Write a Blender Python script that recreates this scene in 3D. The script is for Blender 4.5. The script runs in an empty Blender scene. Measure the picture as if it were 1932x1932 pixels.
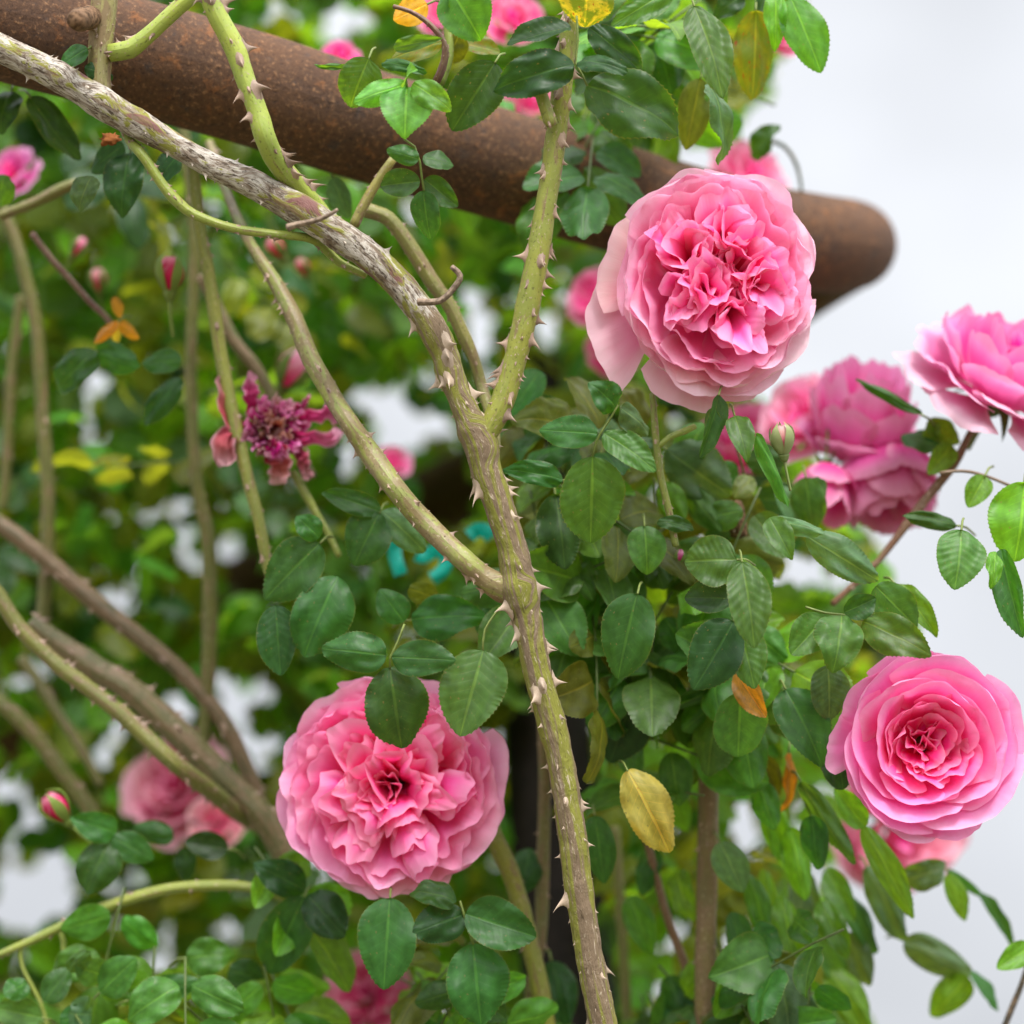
import bpy, math, random
from mathutils import Vector, Matrix, noise
R = math.radians
SC = bpy.context.scene
COL = SC.collection

# ------------------------------------------------------------------ camera
TILT = 24.0
CAM = Vector((0, 0, 1.62))
FW = Vector((0, math.cos(R(TILT)), math.sin(R(TILT))))
RT = Vector((1, 0, 0))
UP = RT.cross(FW)
cam = bpy.data.objects.new("camera", bpy.data.cameras.new("camera"))
COL.objects.link(cam)
cam.location = CAM
cam.rotation_euler = (R(90 + TILT), 0, 0)
cam.data.sensor_width = 36
cam.data.lens = 75
cam.data.clip_start = 0.05
cam.data.clip_end = 2000
cam.data.dof.use_dof = True
cam.data.dof.focus_distance = 1.0
cam.data.dof.aperture_fstop = 3.3
SC.camera = cam

# ------------------------------------------------------------------ sky: bright overcast
SUN_EL, SUN_AZ = 44.0, 168.0          # the sun's glow sits high behind the camera
wd = bpy.data.worlds.new("World")
SC.world = wd
wd.use_nodes = True
nt = wd.node_tree
nt.nodes.clear()
def N(tree, t, **kw):
    n = tree.nodes.new(t)
    for k, v in kw.items():
        setattr(n, k, v)
    return n
def build_world():
    L = nt.links.new
    out = N(nt, 'ShaderNodeOutputWorld')
    bg = N(nt, 'ShaderNodeBackground')
    bg.inputs['Strength'].default_value = 0.1
    sky = N(nt, 'ShaderNodeTexSky', sky_type='NISHITA', sun_disc=False)
    sky.sun_elevation = R(SUN_EL)
    sky.sun_rotation = R(SUN_AZ)
    sky.dust_density = 4.0
    co = N(nt, 'ShaderNodeTexCoord')
    sep = N(nt, 'ShaderNodeSeparateXYZ')
    L(co.outputs['Generated'], sep.inputs[0])
    grad = N(nt, 'ShaderNodeMapRange')
    grad.inputs['From Min'].default_value = 0.0
    grad.inputs['From Max'].default_value = 1.0
    grad.inputs['To Min'].default_value = 5.7
    grad.inputs['To Max'].default_value = 11.0
    L(sep.outputs['Z'], grad.inputs['Value'])
    # the thin part of the cloud deck round the sun, behind the camera
    s = Vector((math.sin(R(SUN_AZ)) * math.cos(R(SUN_EL)), math.cos(R(SUN_AZ)) * math.cos(R(SUN_EL)), math.sin(R(SUN_EL))))
    dot = N(nt, 'ShaderNodeVectorMath', operation='DOT_PRODUCT')
    dot.inputs[1].default_value = s
    L(co.outputs['Generated'], dot.inputs[0])
    glow = N(nt, 'ShaderNodeMapRange', interpolation_type='SMOOTHSTEP')
    glow.inputs['From Min'].default_value = 0.0
    glow.inputs['From Max'].default_value = 1.0
    glow.inputs['To Min'].default_value = 0.0
    glow.inputs['To Max'].default_value = 19.0
    L(dot.outputs['Value'], glow.inputs['Value'])
    add = N(nt, 'ShaderNodeMath', operation='ADD')
    L(grad.outputs[0], add.inputs[0]); L(glow.outputs[0], add.inputs[1])
    nz = N(nt, 'ShaderNodeTexNoise')
    nz.inputs['Scale'].default_value = 4.5
    nz.inputs['Detail'].default_value = 3.0
    L(co.outputs['Generated'], nz.inputs['Vector'])
    cl = N(nt, 'ShaderNodeMapRange')
    cl.inputs['From Min'].default_value = 0.3
    cl.inputs['From Max'].default_value = 0.7
    cl.inputs['To Min'].default_value = 0.84
    cl.inputs['To Max'].default_value = 1.16
    L(nz.outputs['Fac'], cl.inputs['Value'])
    mul = N(nt, 'ShaderNodeMath', operation='MULTIPLY')
    L(add.outputs[0], mul.inputs[0]); L(cl.outputs[0], mul.inputs[1])
    tint = N(nt, 'ShaderNodeVectorMath', operation='SCALE')
    tint.inputs[0].default_value = (0.955, 0.985, 1.04)
    L(mul.outputs[0], tint.inputs['Scale'])
    mix = N(nt, 'ShaderNodeMix', data_type='RGBA')
    mix.inputs['Factor'].default_value = 0.94
    L(sky.outputs[0], mix.inputs['A']); L(tint.outputs[0], mix.inputs['B'])
    L(mix.outputs['Result'], bg.inputs['Color'])
    L(bg.outputs[0], out.inputs[0])
build_world()
sun = bpy.data.objects.new("sun", bpy.data.lights.new("sun", 'SUN'))
COL.objects.link(sun)
sun.data.energy = 3.8
sun.data.angle = R(16)
sun.data.color = (1.0, 0.965, 0.92)
_sd = Vector((math.sin(R(SUN_AZ)) * math.cos(R(SUN_EL)), math.cos(R(SUN_AZ)) * math.cos(R(SUN_EL)), math.sin(R(SUN_EL))))
sun.rotation_euler = _sd.to_track_quat('Z', 'Y').to_euler()

SC.view_settings.view_transform = 'Standard'
SC.view_settings.look = 'None'
SC.view_settings.gamma = 1.0
SC.view_settings.exposure = 0.22
SC.render.engine = 'CYCLES'
SC.cycles.use_denoising = True
SC.cycles.diffuse_bounces = 6
SC.cycles.glossy_bounces = 3
SC.cycles.max_bounces = 10
SC.cycles.caustics_reflective = False
SC.cycles.caustics_refractive = False

# ------------------------------------------------------------------ helpers
PX = 0.24 / 966.0                     # metres per photo pixel (1932 wide) at 1 m
def P(x, y, d=1.0):
    return CAM + d * (FW + RT * ((x - 966) * PX) + UP * ((966 - y) * PX))
def mesh_obj(name, verts, faces, mat, parent=None, loc=None, uvs=None, attr=None, smooth=True):
    me = bpy.data.meshes.new(name)
    me.from_pydata(verts, [], faces)
    if uvs:
        uv = me.uv_layers.new(name="UVMap")
        li = [l.vertex_index for l in me.loops]
        flat = []
        for i in li:
            flat += uvs[i]
        uv.data.foreach_set('uv', flat)
    if attr:
        a = me.attributes.new(attr[0], 'FLOAT', 'POINT')
        a.data.foreach_set('value', attr[1])
    if smooth:
        me.polygons.foreach_set('use_smooth', [True] * len(me.polygons))
    me.materials.append(mat)
    me.update()
    o = bpy.data.objects.new(name, me)
    COL.objects.link(o)
    if parent: o.parent = parent
    if loc is not None: o.location = loc
    return o
def tag(o, label, cat, group=None, kind='thing'):
    o['label'] = label
    if cat: o['category'] = cat
    if group: o['group'] = group
    o['kind'] = kind
    return o
def empty(name, loc, label, cat, group=None):
    o = bpy.data.objects.new(name, None)
    o.empty_display_size = 0.01
    COL.objects.link(o)
    o.location = loc
    return tag(o, label, cat, group)
def catmull(pts, step):
    """pts: list of (Vector, radius); returns a dense list."""
    out = []
    n = len(pts)
    for i in range(n - 1):
        p0 = pts[max(0, i - 1)]; p1 = pts[i]; p2 = pts[i + 1]; p3 = pts[min(n - 1, i + 2)]
        L = (p2[0] - p1[0]).length
        k = max(1, int(L / step))
        for j in range(k):
            t = j / k
            a = [p0[0], p1[0], p2[0], p3[0]]
            q = 0.5 * ((2 * a[1]) + (a[2] - a[0]) * t + (2 * a[0] - 5 * a[1] + 4 * a[2] - a[3]) * t * t + (3 * a[1] - a[0] - 3 * a[2] + a[3]) * t ** 3)
            s = t * t * (3 - 2 * t)
            out.append((q, p1[1] + (p2[1] - p1[1]) * s))
    out.append(pts[-1])
    return out
def frames(path):
    """tangent, n, b along the path by parallel transport"""
    fr = []
    n = len(path)
    prev = None
    for i in range(n):
        t = (path[min(n - 1, i + 1)][0] - path[max(0, i - 1)][0]).normalized()
        if prev is None:
            a = (-FW) - t * (-FW).dot(t)
            if a.length < 1e-3: a = UP - t * UP.dot(t)
            nn = a.normalized()
        else:
            nn = (prev - t * prev.dot(t)).normalized()
        prev = nn
        fr.append((t, nn, t.cross(nn)))
    return fr
def tube(name, pts, mat, seg=12, step=0.004, parent=None, origin=None, disp=None, attr=None, caps=True):
    """pts: (Vector, radius) world; disp(arc, ang, point) -> radius factor"""
    path = catmull(pts, step)
    fr = frames(path)
    o0 = origin if origin is not None else path[0][0]
    V, F, U, A = [], [], [], []
    s = 0.0
    for i, (p, r) in enumerate(path):
        if i: s += (p - path[i - 1][0]).length
        t, n, b = fr[i]
        for k in range(seg + 1):
            a = 2 * math.pi * (k % seg) / seg
            dv = n * math.cos(a) + b * math.sin(a)
            rr = r
            if disp: rr = r * disp(s, a, p + dv * r)
            V.append(p + dv * rr - o0)
            U.append((k / seg * 2 * math.pi * r, s))
            if attr: A.append(attr[1](i / (len(path) - 1)))
    w = seg + 1
    for i in range(len(path) - 1):
        for k in range(seg):
            F.append((i * w + k, i * w + k + 1, (i + 1) * w + k + 1, (i + 1) * w + k))
    if caps:
        for i, rev in ((0, True), (len(path) - 1, False)):
            c = len(V)
            V.append(path[i][0] - o0 + fr[i][0] * (path[i][1] * (0.35 if not rev else -0.35)))
            U.append((0, s if i else 0))
            if attr: A.append(attr[1](1.0 if i else 0.0))
            for k in range(seg):
                f = (i * w + k, i * w + k + 1, c)
                F.append(f[::-1] if rev else f)
    loc = o0 if parent is None else None
    ob = mesh_obj(name, V, F, mat, parent, loc, U, (attr[0], A) if attr else None)
    return ob, path, fr
def nz3(x, y, z=0.0):
    return noise.noise(Vector((x, y, z)))

# ------------------------------------------------------------------ materials
def new_mat(name):
    m = bpy.data.materials.new(name)
    m.use_nodes = True
    t = m.node_tree
    t.nodes.clear()
    return m, t, t.links.new
def inp(t, L, sock, v):
    if hasattr(v, 'is_linked') or hasattr(v, 'links'):
        L(v, sock)
    else:
        sock.default_value = v
def math_n(t, L, op, a, b=0.0, c=None, clamp=False):
    n = N(t, 'ShaderNodeMath', operation=op)
    n.use_clamp = clamp
    inp(t, L, n.inputs[0], a); inp(t, L, n.inputs[1], b)
    if c is not None: inp(t, L, n.inputs[2], c)
    return n.outputs[0]
def mixc(t, L, f, a, b, blend='MIX'):
    n = N(t, 'ShaderNodeMix', data_type='RGBA', blend_type=blend)
    inp(t, L, n.inputs['Factor'], f)
    for s, v in (('A', a), ('B', b)):
        if isinstance(v, tuple): n.inputs[s].default_value = (*v[:3], 1)
        else: L(v, n.inputs[s])
    return n.outputs['Result']
def ramp(t, L, f, lo, hi, a=0.0, b=1.0, smooth=True):
    n = N(t, 'ShaderNodeMapRange')
    if smooth: n.interpolation_type = 'SMOOTHSTEP'
    L(f, n.inputs['Value'])
    n.inputs['From Min'].default_value = lo; n.inputs['From Max'].default_value = hi
    n.inputs['To Min'].default_value = a; n.inputs['To Max'].default_value = b
    return n.outputs[0]
def noise_n(t, L, vec, scale, detail=3.0, rough=0.55, dist=0.0):
    n = N(t, 'ShaderNodeTexNoise')
    n.inputs['Scale'].default_value = scale
    n.inputs['Detail'].default_value = detail
    n.inputs['Roughness'].default_value = rough
    n.inputs['Distortion'].default_value = dist
    if vec is not None: L(vec, n.inputs['Vector'])
    return n.outputs['Fac']
def map_n(t, L, vec, scale):
    n = N(t, 'ShaderNodeMapping')
    n.inputs['Scale'].default_value = scale
    L(vec, n.inputs['Vector'])
    return n.outputs[0]
def bump_n(t, L, h, strength, dist):
    n = N(t, 'ShaderNodeBump')
    n.inputs['Strength'].default_value = strength
    n.inputs['Distance'].default_value = dist
    L(h, n.inputs['Height'])
    return n.outputs[0]
def prin(t, L, col, rough=0.5, spec=0.5, normal=None):
    n = N(t, 'ShaderNodeBsdfPrincipled')
    inp(t, L, n.inputs['Base Color'], (*col, 1) if isinstance(col, tuple) else col)
    inp(t, L, n.inputs['Roughness'], rough)
    inp(t, L, n.inputs['Specular IOR Level'], spec)
    if normal is not None: L(normal, n.inputs['Normal'])
    return n.outputs[0]
def finish(t, L, sh):
    o = N(t, 'ShaderNodeOutputMaterial')
    L(sh, o.inputs['Surface'])

def mat_leaf(turning=False):
    m, t, L = new_mat("turning_leaf" if turning else "rose_leaf")
    oi = N(t, 'ShaderNodeObjectInfo')
    tc = N(t, 'ShaderNodeTexCoord')
    geo = N(t, 'ShaderNodeNewGeometry')
    sep = N(t, 'ShaderNodeSeparateXYZ')
    L(tc.outputs['UV'], sep.inputs[0])
    s, v = sep.outputs[0], sep.outputs[1]          # s -1..1 across (raw/width), v 0..1 along
    a = math_n(t, L, 'ABSOLUTE', math_n(t, L, 'MULTIPLY_ADD', s, 2.0, -1.0))
    # veins: laterals sweep forward from the midrib
    q = math_n(t, L, 'SUBTRACT', math_n(t, L, 'MULTIPLY', v, 9.0), math_n(t, L, 'MULTIPLY', a, 1.9))
    f = math_n(t, L, 'ABSOLUTE', math_n(t, L, 'SUBTRACT', math_n(t, L, 'FRACT', q), 0.5))
    lat = ramp(t, L, f, 0.43, 0.5)
    lat = math_n(t, L, 'MULTIPLY', lat, ramp(t, L, a, 0.95, 0.3))
    mid = ramp(t, L, a, 0.075, 0.02)
    vein = math_n(t, L, 'MAXIMUM', math_n(t, L, 'MULTIPLY', lat, 0.32), mid)
    nz = noise_n(t, L, tc.outputs['UV'], 5.0, 4.0)
    rnd = math_n(t, L, 'MULTIPLY_ADD', oi.outputs['Random'], 0.45, 0.78)
    val = math_n(t, L, 'MULTIPLY', rnd, ramp(t, L, nz, 0.25, 0.8, 0.66, 1.36, False))
    hs = N(t, 'ShaderNodeHueSaturation')
    hs.inputs['Saturation'].default_value = 1.0
    L(math_n(t, L, 'MULTIPLY_ADD', oi.outputs['Random'], 0.03, 0.485), hs.inputs['Hue'])
    L(val, hs.inputs['Value']); L(oi.outputs['Color'], hs.inputs['Color'])
    col = hs.outputs[0]
    if turning:
        n2 = noise_n(t, L, tc.outputs['UV'], 3.2, 5.0, 0.65)
        col = mixc(t, L, ramp(t, L, n2, 0.44, 0.54), col, (0.10, 0.15, 0.02))
        col = mixc(t, L, ramp(t, L, noise_n(t, L, tc.outputs['UV'], 9.0, 2.0), 0.63, 0.70), col, (0.20, 0.055, 0.012))
    light = mixc(t, L, 1.0, col, (2.1, 1.75, 1.6), 'MULTIPLY')
    col = mixc(t, L, math_n(t, L, 'MULTIPLY', vein, 0.75), col, light)
    # the serrate rim of older leaves is a thin pale line
    col = mixc(t, L, ramp(t, L, a, 0.955, 1.0, 0.0, 0.45), col, (0.16, 0.17, 0.05))
    # old spots
    sp = noise_n(t, L, tc.outputs['UV'], 17.0, 1.0)
    col = mixc(t, L, ramp(t, L, sp, 0.70, 0.75, 0.0, 0.6), col, (0.16, 0.13, 0.06))
    back = mixc(t, L, 0.35, mixc(t, L, 1.0, col, (1.25, 1.2, 1.3), 'MULTIPLY'), (0.10, 0.15, 0.08))
    col = mixc(t, L, geo.outputs['Backfacing'], col, back)
    h = math_n(t, L, 'ADD', math_n(t, L, 'MULTIPLY', vein, -0.7), math_n(t, L, 'MULTIPLY', noise_n(t, L, tc.outputs['UV'], 60.0, 2.0), 0.12))
    bp = bump_n(t, L, h, 0.35, 0.0006)
    ro = math_n(t, L, 'MULTIPLY_ADD', geo.outputs['Backfacing'], 0.22, math_n(t, L, 'MULTIPLY_ADD', nz, 0.22, 0.36))
    p = prin(t, L, col, ro, 0.36, bp)
    tr = N(t, 'ShaderNodeBsdfTranslucent')
    L(mixc(t, L, 1.0, col, (4.3, 3.3, 0.55), 'MULTIPLY'), tr.inputs['Color'])
    mx = N(t, 'ShaderNodeMixShader')
    mx.inputs[0].default_value = 0.36
    L(p, mx.inputs[1]); L(tr.outputs[0], mx.inputs[2])
    finish(t, L, mx.outputs[0])
    return m
M_LEAF = mat_leaf()
M_TURN = mat_leaf(True)

def mat_petal():
    m, t, L = new_mat("rose_petal")
    oi = N(t, 'ShaderNodeObjectInfo')
    tc = N(t, 'ShaderNodeTexCoord')
    geo = N(t, 'ShaderNodeNewGeometry')
    sep = N(t, 'ShaderNodeSeparateXYZ')
    L(tc.outputs['UV'], sep.inputs[0])
    v = sep.outputs[1]
    a = math_n(t, L, 'ABSOLUTE', math_n(t, L, 'MULTIPLY_ADD', sep.outputs[0], 2.0, -1.0))
    edge = math_n(t, L, 'MAXIMUM', ramp(t, L, v, 0.70, 1.0), math_n(t, L, 'MULTIPLY', ramp(t, L, a, 0.6, 1.0), ramp(t, L, v, 0.2, 0.6)))
    pale = mixc(t, L, 0.50, oi.outputs['Color'], (0.97, 0.74, 0.84))
    base = mixc(t, L, ramp(t, L, v, 0.20, 0.95), mixc(t, L, 1.0, oi.outputs['Color'], (1.0, 0.22, 0.62), 'MULTIPLY'), oi.outputs['Color'])
    col = mixc(t, L, math_n(t, L, 'MULTIPLY', edge, 0.8), base, pale)
    # fine veins running from the claw to the rim
    st = noise_n(t, L, map_n(t, L, tc.outputs['UV'], (26.0, 2.2, 1.0)), 1.0, 4.0, 0.6, 0.3)
    col = mixc(t, L, ramp(t, L, st, 0.3, 0.75, 0.0, 0.45, False), col, mixc(t, L, 1.0, col, (1.0, 0.78, 0.88), 'MULTIPLY'))
    # weathered rim, a little tan
    rim = math_n(t, L, 'MULTIPLY', ramp(t, L, v, 0.93, 1.0), ramp(t, L, noise_n(t, L, tc.outputs['UV'], 6.0, 3.0), 0.5, 0.75))
    col = mixc(t, L, math_n(t, L, 'MULTIPLY', rim, math_n(t, L, 'MULTIPLY', oi.outputs['Alpha'], 0.75)), col, (0.62, 0.44, 0.28))
    bp = bump_n(t, L, st, 0.35, 0.0008)
    p = prin(t, L, col, 0.6, 0.16, bp)
    tr = N(t, 'ShaderNodeBsdfTranslucent')
    L(mixc(t, L, 1.0, col, (1.0, 0.78, 0.9), 'MULTIPLY'), tr.inputs['Color'])
    mx = N(t, 'ShaderNodeMixShader')
    mx.inputs[0].default_value = 0.42
    L(p, mx.inputs[1]); L(tr.outputs[0], mx.inputs[2])
    finish(t, L, mx.outputs[0])
    return m
M_PETAL = mat_petal()

def mat_green_cane():
    m, t, L = new_mat("green_cane")
    oi = N(t, 'ShaderNodeObjectInfo')
    tc = N(t, 'ShaderNodeTexCoord')
    uv = tc.outputs['UV']
    st = noise_n(t, L, map_n(t, L, uv, (190.0, 60.0, 1.0)), 1.0, 5.0, 0.65, 0.8)
    bl = noise_n(t, L, map_n(t, L, uv, (80.0, 40.0, 1.0)), 1.0, 3.0)
    sp = noise_n(t, L, map_n(t, L, uv, (620.0, 420.0, 1.0)), 1.0, 3.0)
    col = oi.outputs['Color']
    col = mixc(t, L, ramp(t, L, bl, 0.35, 0.7, 0.0, 0.7), col, mixc(t, L, 1.0, col, (1.35, 1.2, 0.9), 'MULTIPLY'))
    alpha = oi.outputs['Alpha']                    # share of brown skin on this cane
    thr = math_n(t, L, 'SUBTRACT', st, math_n(t, L, 'MULTIPLY', alpha, 0.22))
    col = mixc(t, L, ramp(t, L, thr, 0.38, 0.26, 0.0, 0.75), col, (0.20, 0.125, 0.075))
    col = mixc(t, L, ramp(t, L, sp, 0.60, 0.67, 0.0, 0.75), col, (0.36, 0.29, 0.19))
    col = mixc(t, L, ramp(t, L, sp, 0.40, 0.33, 0.0, 0.6), col, (0.07, 0.06, 0.02))
    bp = bump_n(t, L, math_n(t, L, 'ADD', st, math_n(t, L, 'MULTIPLY', sp, 0.5)), 0.4, 0.0009)
    finish(t, L, prin(t, L, col, 0.5, 0.35, bp))
    return m
M_CANE = mat_green_cane()

def mat_bark():
    """old cane: flaking grey-white bark with green and purple skin showing between; 'age' 1 = all bark, 0 = striped green-brown"""
    m, t, L = new_mat("flaking_bark")
    tc = N(t, 'ShaderNodeTexCoord')
    at = N(t, 'ShaderNodeAttribute', attribute_name='age')
    age = at.outputs['Fac']
    uv = tc.outputs['UV']
    ob = tc.outputs['Object']
    fl = noise_n(t, L, map_n(t, L, uv, (210.0, 75.0, 1.0)), 1.0, 6.0, 0.68, 1.3)
    big = noise_n(t, L, map_n(t, L, uv, (75.0, 26.0, 1.0)), 1.0, 3.0, 0.55, 0.8)
    fine = noise_n(t, L, map_n(t, L, uv, (700.0, 190.0, 1.0)), 1.0, 5.0, 0.7, 0.8)
    st = noise_n(t, L, map_n(t, L, uv, (230.0, 14.0, 1.0)), 1.0, 5.0, 0.6, 0.6)
    skin = mixc(t, L, ramp(t, L, big, 0.56, 0.63), (0.23, 0.225, 0.03), (0.17, 0.075, 0.065))
    bark = mixc(t, L, ramp(t, L, fl, 0.36, 0.62), (0.17, 0.12, 0.08), (0.56, 0.51, 0.445))
    bark = mixc(t, L, ramp(t, L, fine, 0.48, 0.39, 0.0, 0.95), bark, (0.075, 0.052, 0.036))
    bark = mixc(t, L, ramp(t, L, fine, 0.60, 0.72, 0.0, 0.7), bark, (0.62, 0.57, 0.50))
    g = math_n(t, L, 'ADD', math_n(t, L, 'MULTIPLY', big, 0.6), math_n(t, L, 'MULTIPLY', fl, 0.4))
    old = mixc(t, L, ramp(t, L, g, 0.51, 0.55, 0.0, 0.95), bark, skin)
    yng = mixc(t, L, ramp(t, L, st, 0.44, 0.55), (0.205, 0.205, 0.036), (0.19, 0.135, 0.085))
    yng = mixc(t, L, ramp(t, L, fine, 0.57, 0.66, 0.0, 0.8), yng, (0.46, 0.38, 0.28))
    yng = mixc(t, L, ramp(t, L, fine, 0.42, 0.33, 0.0, 0.7), yng, (0.06, 0.04, 0.02))
    k = ramp(t, L, math_n(t, L, 'ADD', age, math_n(t, L, 'MULTIPLY_ADD', fl, 0.6, -0.3)), 0.42, 0.58)
    col = mixc(t, L, k, yng, old)
    h = math_n(t, L, 'ADD', fl, math_n(t, L, 'MULTIPLY', fine, 0.55))
    bp = bump_n(t, L, h, 0.85, 0.0016)
    finish(t, L, prin(t, L, col, 0.78, 0.25, bp))
    return m
M_BARK = mat_bark()

def mat_rust():
    m, t, L = new_mat("rusty_steel")
    tc = N(t, 'ShaderNodeTexCoord')
    ob = tc.outputs['Object']
    a = noise_n(t, L, ob, 26.0, 6.0, 0.65, 0.4)
    b = noise_n(t, L, ob, 95.0, 5.0, 0.7)
    c = noise_n(t, L, ob, 430.0, 5.0, 0.75)
    col = mixc(t, L, ramp(t, L, a, 0.35, 0.65), (0.078, 0.043, 0.027), (0.108, 0.055, 0.030))
    col = mixc(t, L, ramp(t, L, b, 0.54, 0.70, 0.0, 0.85), col, (0.22, 0.09, 0.034))
    col = mixc(t, L, ramp(t, L, b, 0.44, 0.30, 0.0, 0.8), col, (0.060, 0.046, 0.042))
    col = mixc(t, L, ramp(t, L, c, 0.54, 0.66, 0.0, 0.7), col, (0.30, 0.16, 0.08))
    col = mixc(t, L, ramp(t, L, c, 0.46, 0.34, 0.0, 0.7), col, (0.025, 0.016, 0.013))
    bp = bump_n(t, L, math_n(t, L, 'ADD', c, b), 0.6, 0.0012)
    finish(t, L, prin(t, L, col, 0.8, 0.18, bp))
    return m
M_RUST = mat_rust()

def simple_mat(name, col, rough=0.6, spec=0.3, nscale=300.0, amt=0.35, trans=0.0, use_obj=False):
    m, t, L = new_mat(name)
    tc = N(t, 'ShaderNodeTexCoord')
    if use_obj:
        base = N(t, 'ShaderNodeObjectInfo').outputs['Color']
    else:
        base = None
    nz = noise_n(t, L, tc.outputs['Object'], nscale, 4.0, 0.6)
    c0 = base if base is not None else col
    dark = mixc(t, L, 1.0, c0, (1 - amt, 1 - amt, 1 - amt), 'MULTIPLY')
    c = mixc(t, L, ramp(t, L, nz, 0.3, 0.7), dark, c0)
    bp = bump_n(t, L, nz, 0.25, 0.0006)
    sh = prin(t, L, c, rough, spec, bp)
    if trans:
        tr = N(t, 'ShaderNodeBsdfTranslucent')
        L(c, tr.inputs['Color'])
        mx = N(t, 'ShaderNodeMixShader')
        mx.inputs[0].default_value = trans
        L(sh, mx.inputs[1]); L(tr.outputs[0], mx.inputs[2])
        sh = mx.outputs[0]
    finish(t, L, sh)
    return m
M_THORN = simple_mat("thorn", (0.42, 0.29, 0.21), 0.5, 0.4, 500.0, 0.55, use_obj=True)
M_STALK = simple_mat("leaf_stalk", (0.2, 0.25, 0.05), 0.5, 0.35, 400.0, 0.3, use_obj=True)
M_SEPAL = simple_mat("sepal", (0.16, 0.27, 0.05), 0.5, 0.35, 300.0, 0.25, trans=0.25, use_obj=True)
M_TWIG = simple_mat("dead_twig", (0.30, 0.22, 0.16), 0.85, 0.15, 420.0, 0.65)
M_STUB = simple_mat("dead_stub", (0.22, 0.13, 0.075), 0.9, 0.1, 420.0, 0.8)
M_TIE = simple_mat("teal_plastic", (0.0, 0.52, 0.42), 0.35, 0.5, 200.0, 0.15, trans=0.35)
M_GROUND = simple_mat("ground", (0.20, 0.18, 0.12), 0.9, 0.1, 3.0, 0.4)
M_DRY = simple_mat("dry_petal", (0.4, 0.2, 0.1), 0.75, 0.15, 260.0, 0.5, trans=0.3, use_obj=True)

# ------------------------------------------------------------------ setting: the ground under the arch
g = mesh_obj("ground", [(-600, -600, 0), (600, -600, 0), (600, 600, 0), (-600, 600, 0)], [(0, 1, 2, 3)], M_GROUND)
g['kind'] = 'structure'
g['label'] = 'dry garden ground under the rose arch'

# ------------------------------------------------------------------ rusty arch
TR = 0.0285
def px_path(pts):
    return [(P(x, y, d), r) for (x, y, d, r) in pts]
arch = empty("rusty_arch", P(0, 40, 1.05), "rusty brown steel pipe arch crossing the top of the picture behind the grey cane", "arch")
beam_pts = [(-420, -60, 1.0, TR), (-200, -14, 1.02, TR), (0, 40, 1.045, TR), (437, 156, 1.07, TR), (665, 228, 1.085, TR), (1135, 366, 1.14, TR),
            (1400, 437, 1.19, TR), (1510, 456, 1.22, TR), (1572, 462, 1.25, .028), (1606, 463, 1.29, .027), (1590, 472, 1.335, .0275),
            (1490, 535, 1.40, TR), (1230, 722, 1.52, TR), (1000, 858, 1.62, TR), (830, 940, 1.70, TR), (470, 1105, 1.85, TR), (0, 1400, 2.0, TR), (-300, 1600, 2.1, TR)]
tube("pipe", px_path(beam_pts), M_RUST, seg=40, step=0.004, parent=arch, origin=arch.location)
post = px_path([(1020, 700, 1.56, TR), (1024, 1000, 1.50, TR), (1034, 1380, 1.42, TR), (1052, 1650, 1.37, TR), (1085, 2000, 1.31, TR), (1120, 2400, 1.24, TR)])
M_SHADED = simple_mat("shaded_steel", (0.020, 0.014, 0.012), 0.75, 0.2, 160.0, 0.5)  # shade inside the foliage is put into this near-black steel colour
pr = empty("steel_post", post[0][0], "shade darkened brown upright steel post behind the thorny trunk", "post")
tube("post", post, M_SHADED, seg=32, step=0.01, parent=pr, origin=pr.location)
tube("foot_collar", [(post[-1][0], .036), (post[-1][0] + (post[-1][0] - post[-2][0]).normalized() * .04, .036)], M_SHADED, seg=24, step=0.01, parent=pr, origin=pr.location)

# ------------------------------------------------------------------ thorns
def thorn_mesh(name, hook):
    V, F = [], []
    seg, rings = 8, 7
    for i in range(rings):
        t = i / (rings - 1)
        rad = (1 - t) ** 1.35
        flare = 1 + 1.9 * (1 - t) ** 6
        ox = hook * t * t
        for k in range(seg):
            a = 2 * math.pi * k / seg
            V.append((0.11 * rad * flare * math.cos(a), 0.26 * rad * flare * math.sin(a) + ox, t - 0.06))
    for i in range(rings - 1):
        for k in range(seg):
            F.append((i * seg + k, i * seg + (k + 1) % seg, (i + 1) * seg + (k + 1) % seg, (i + 1) * seg + k))
    me = bpy.data.meshes.new(name)
    me.from_pydata(V, [], F)
    me.polygons.foreach_set('use_smooth', [True] * len(F))
    me.materials.append(M_THORN)
    return me
THORN = [thorn_mesh("thorn", h) for h in (0.12, 0.3, 0.45, 0.05)]
def put_thorn(root, p, t, out, length, col, rng, squash=1.0):
    o = bpy.data.objects.new("thorn", rng.choice(THORN))
    COL.objects.link(o)
    o.parent = root
    z = (out + t * rng.uniform(-.05, .25)).normalized()
    y = (t - z * t.dot(z)).normalized()
    x = y.cross(z)
    m = Matrix((x, y, z)).transposed().to_4x4()
    base = max(length, 0.0021)
    m = m @ Matrix.Diagonal((base * 1.15, base * 1.15, length, 1))
    m.translation = p - root.location
    o.matrix_basis = m
    o.color = (*col, 1)
    return o
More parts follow.
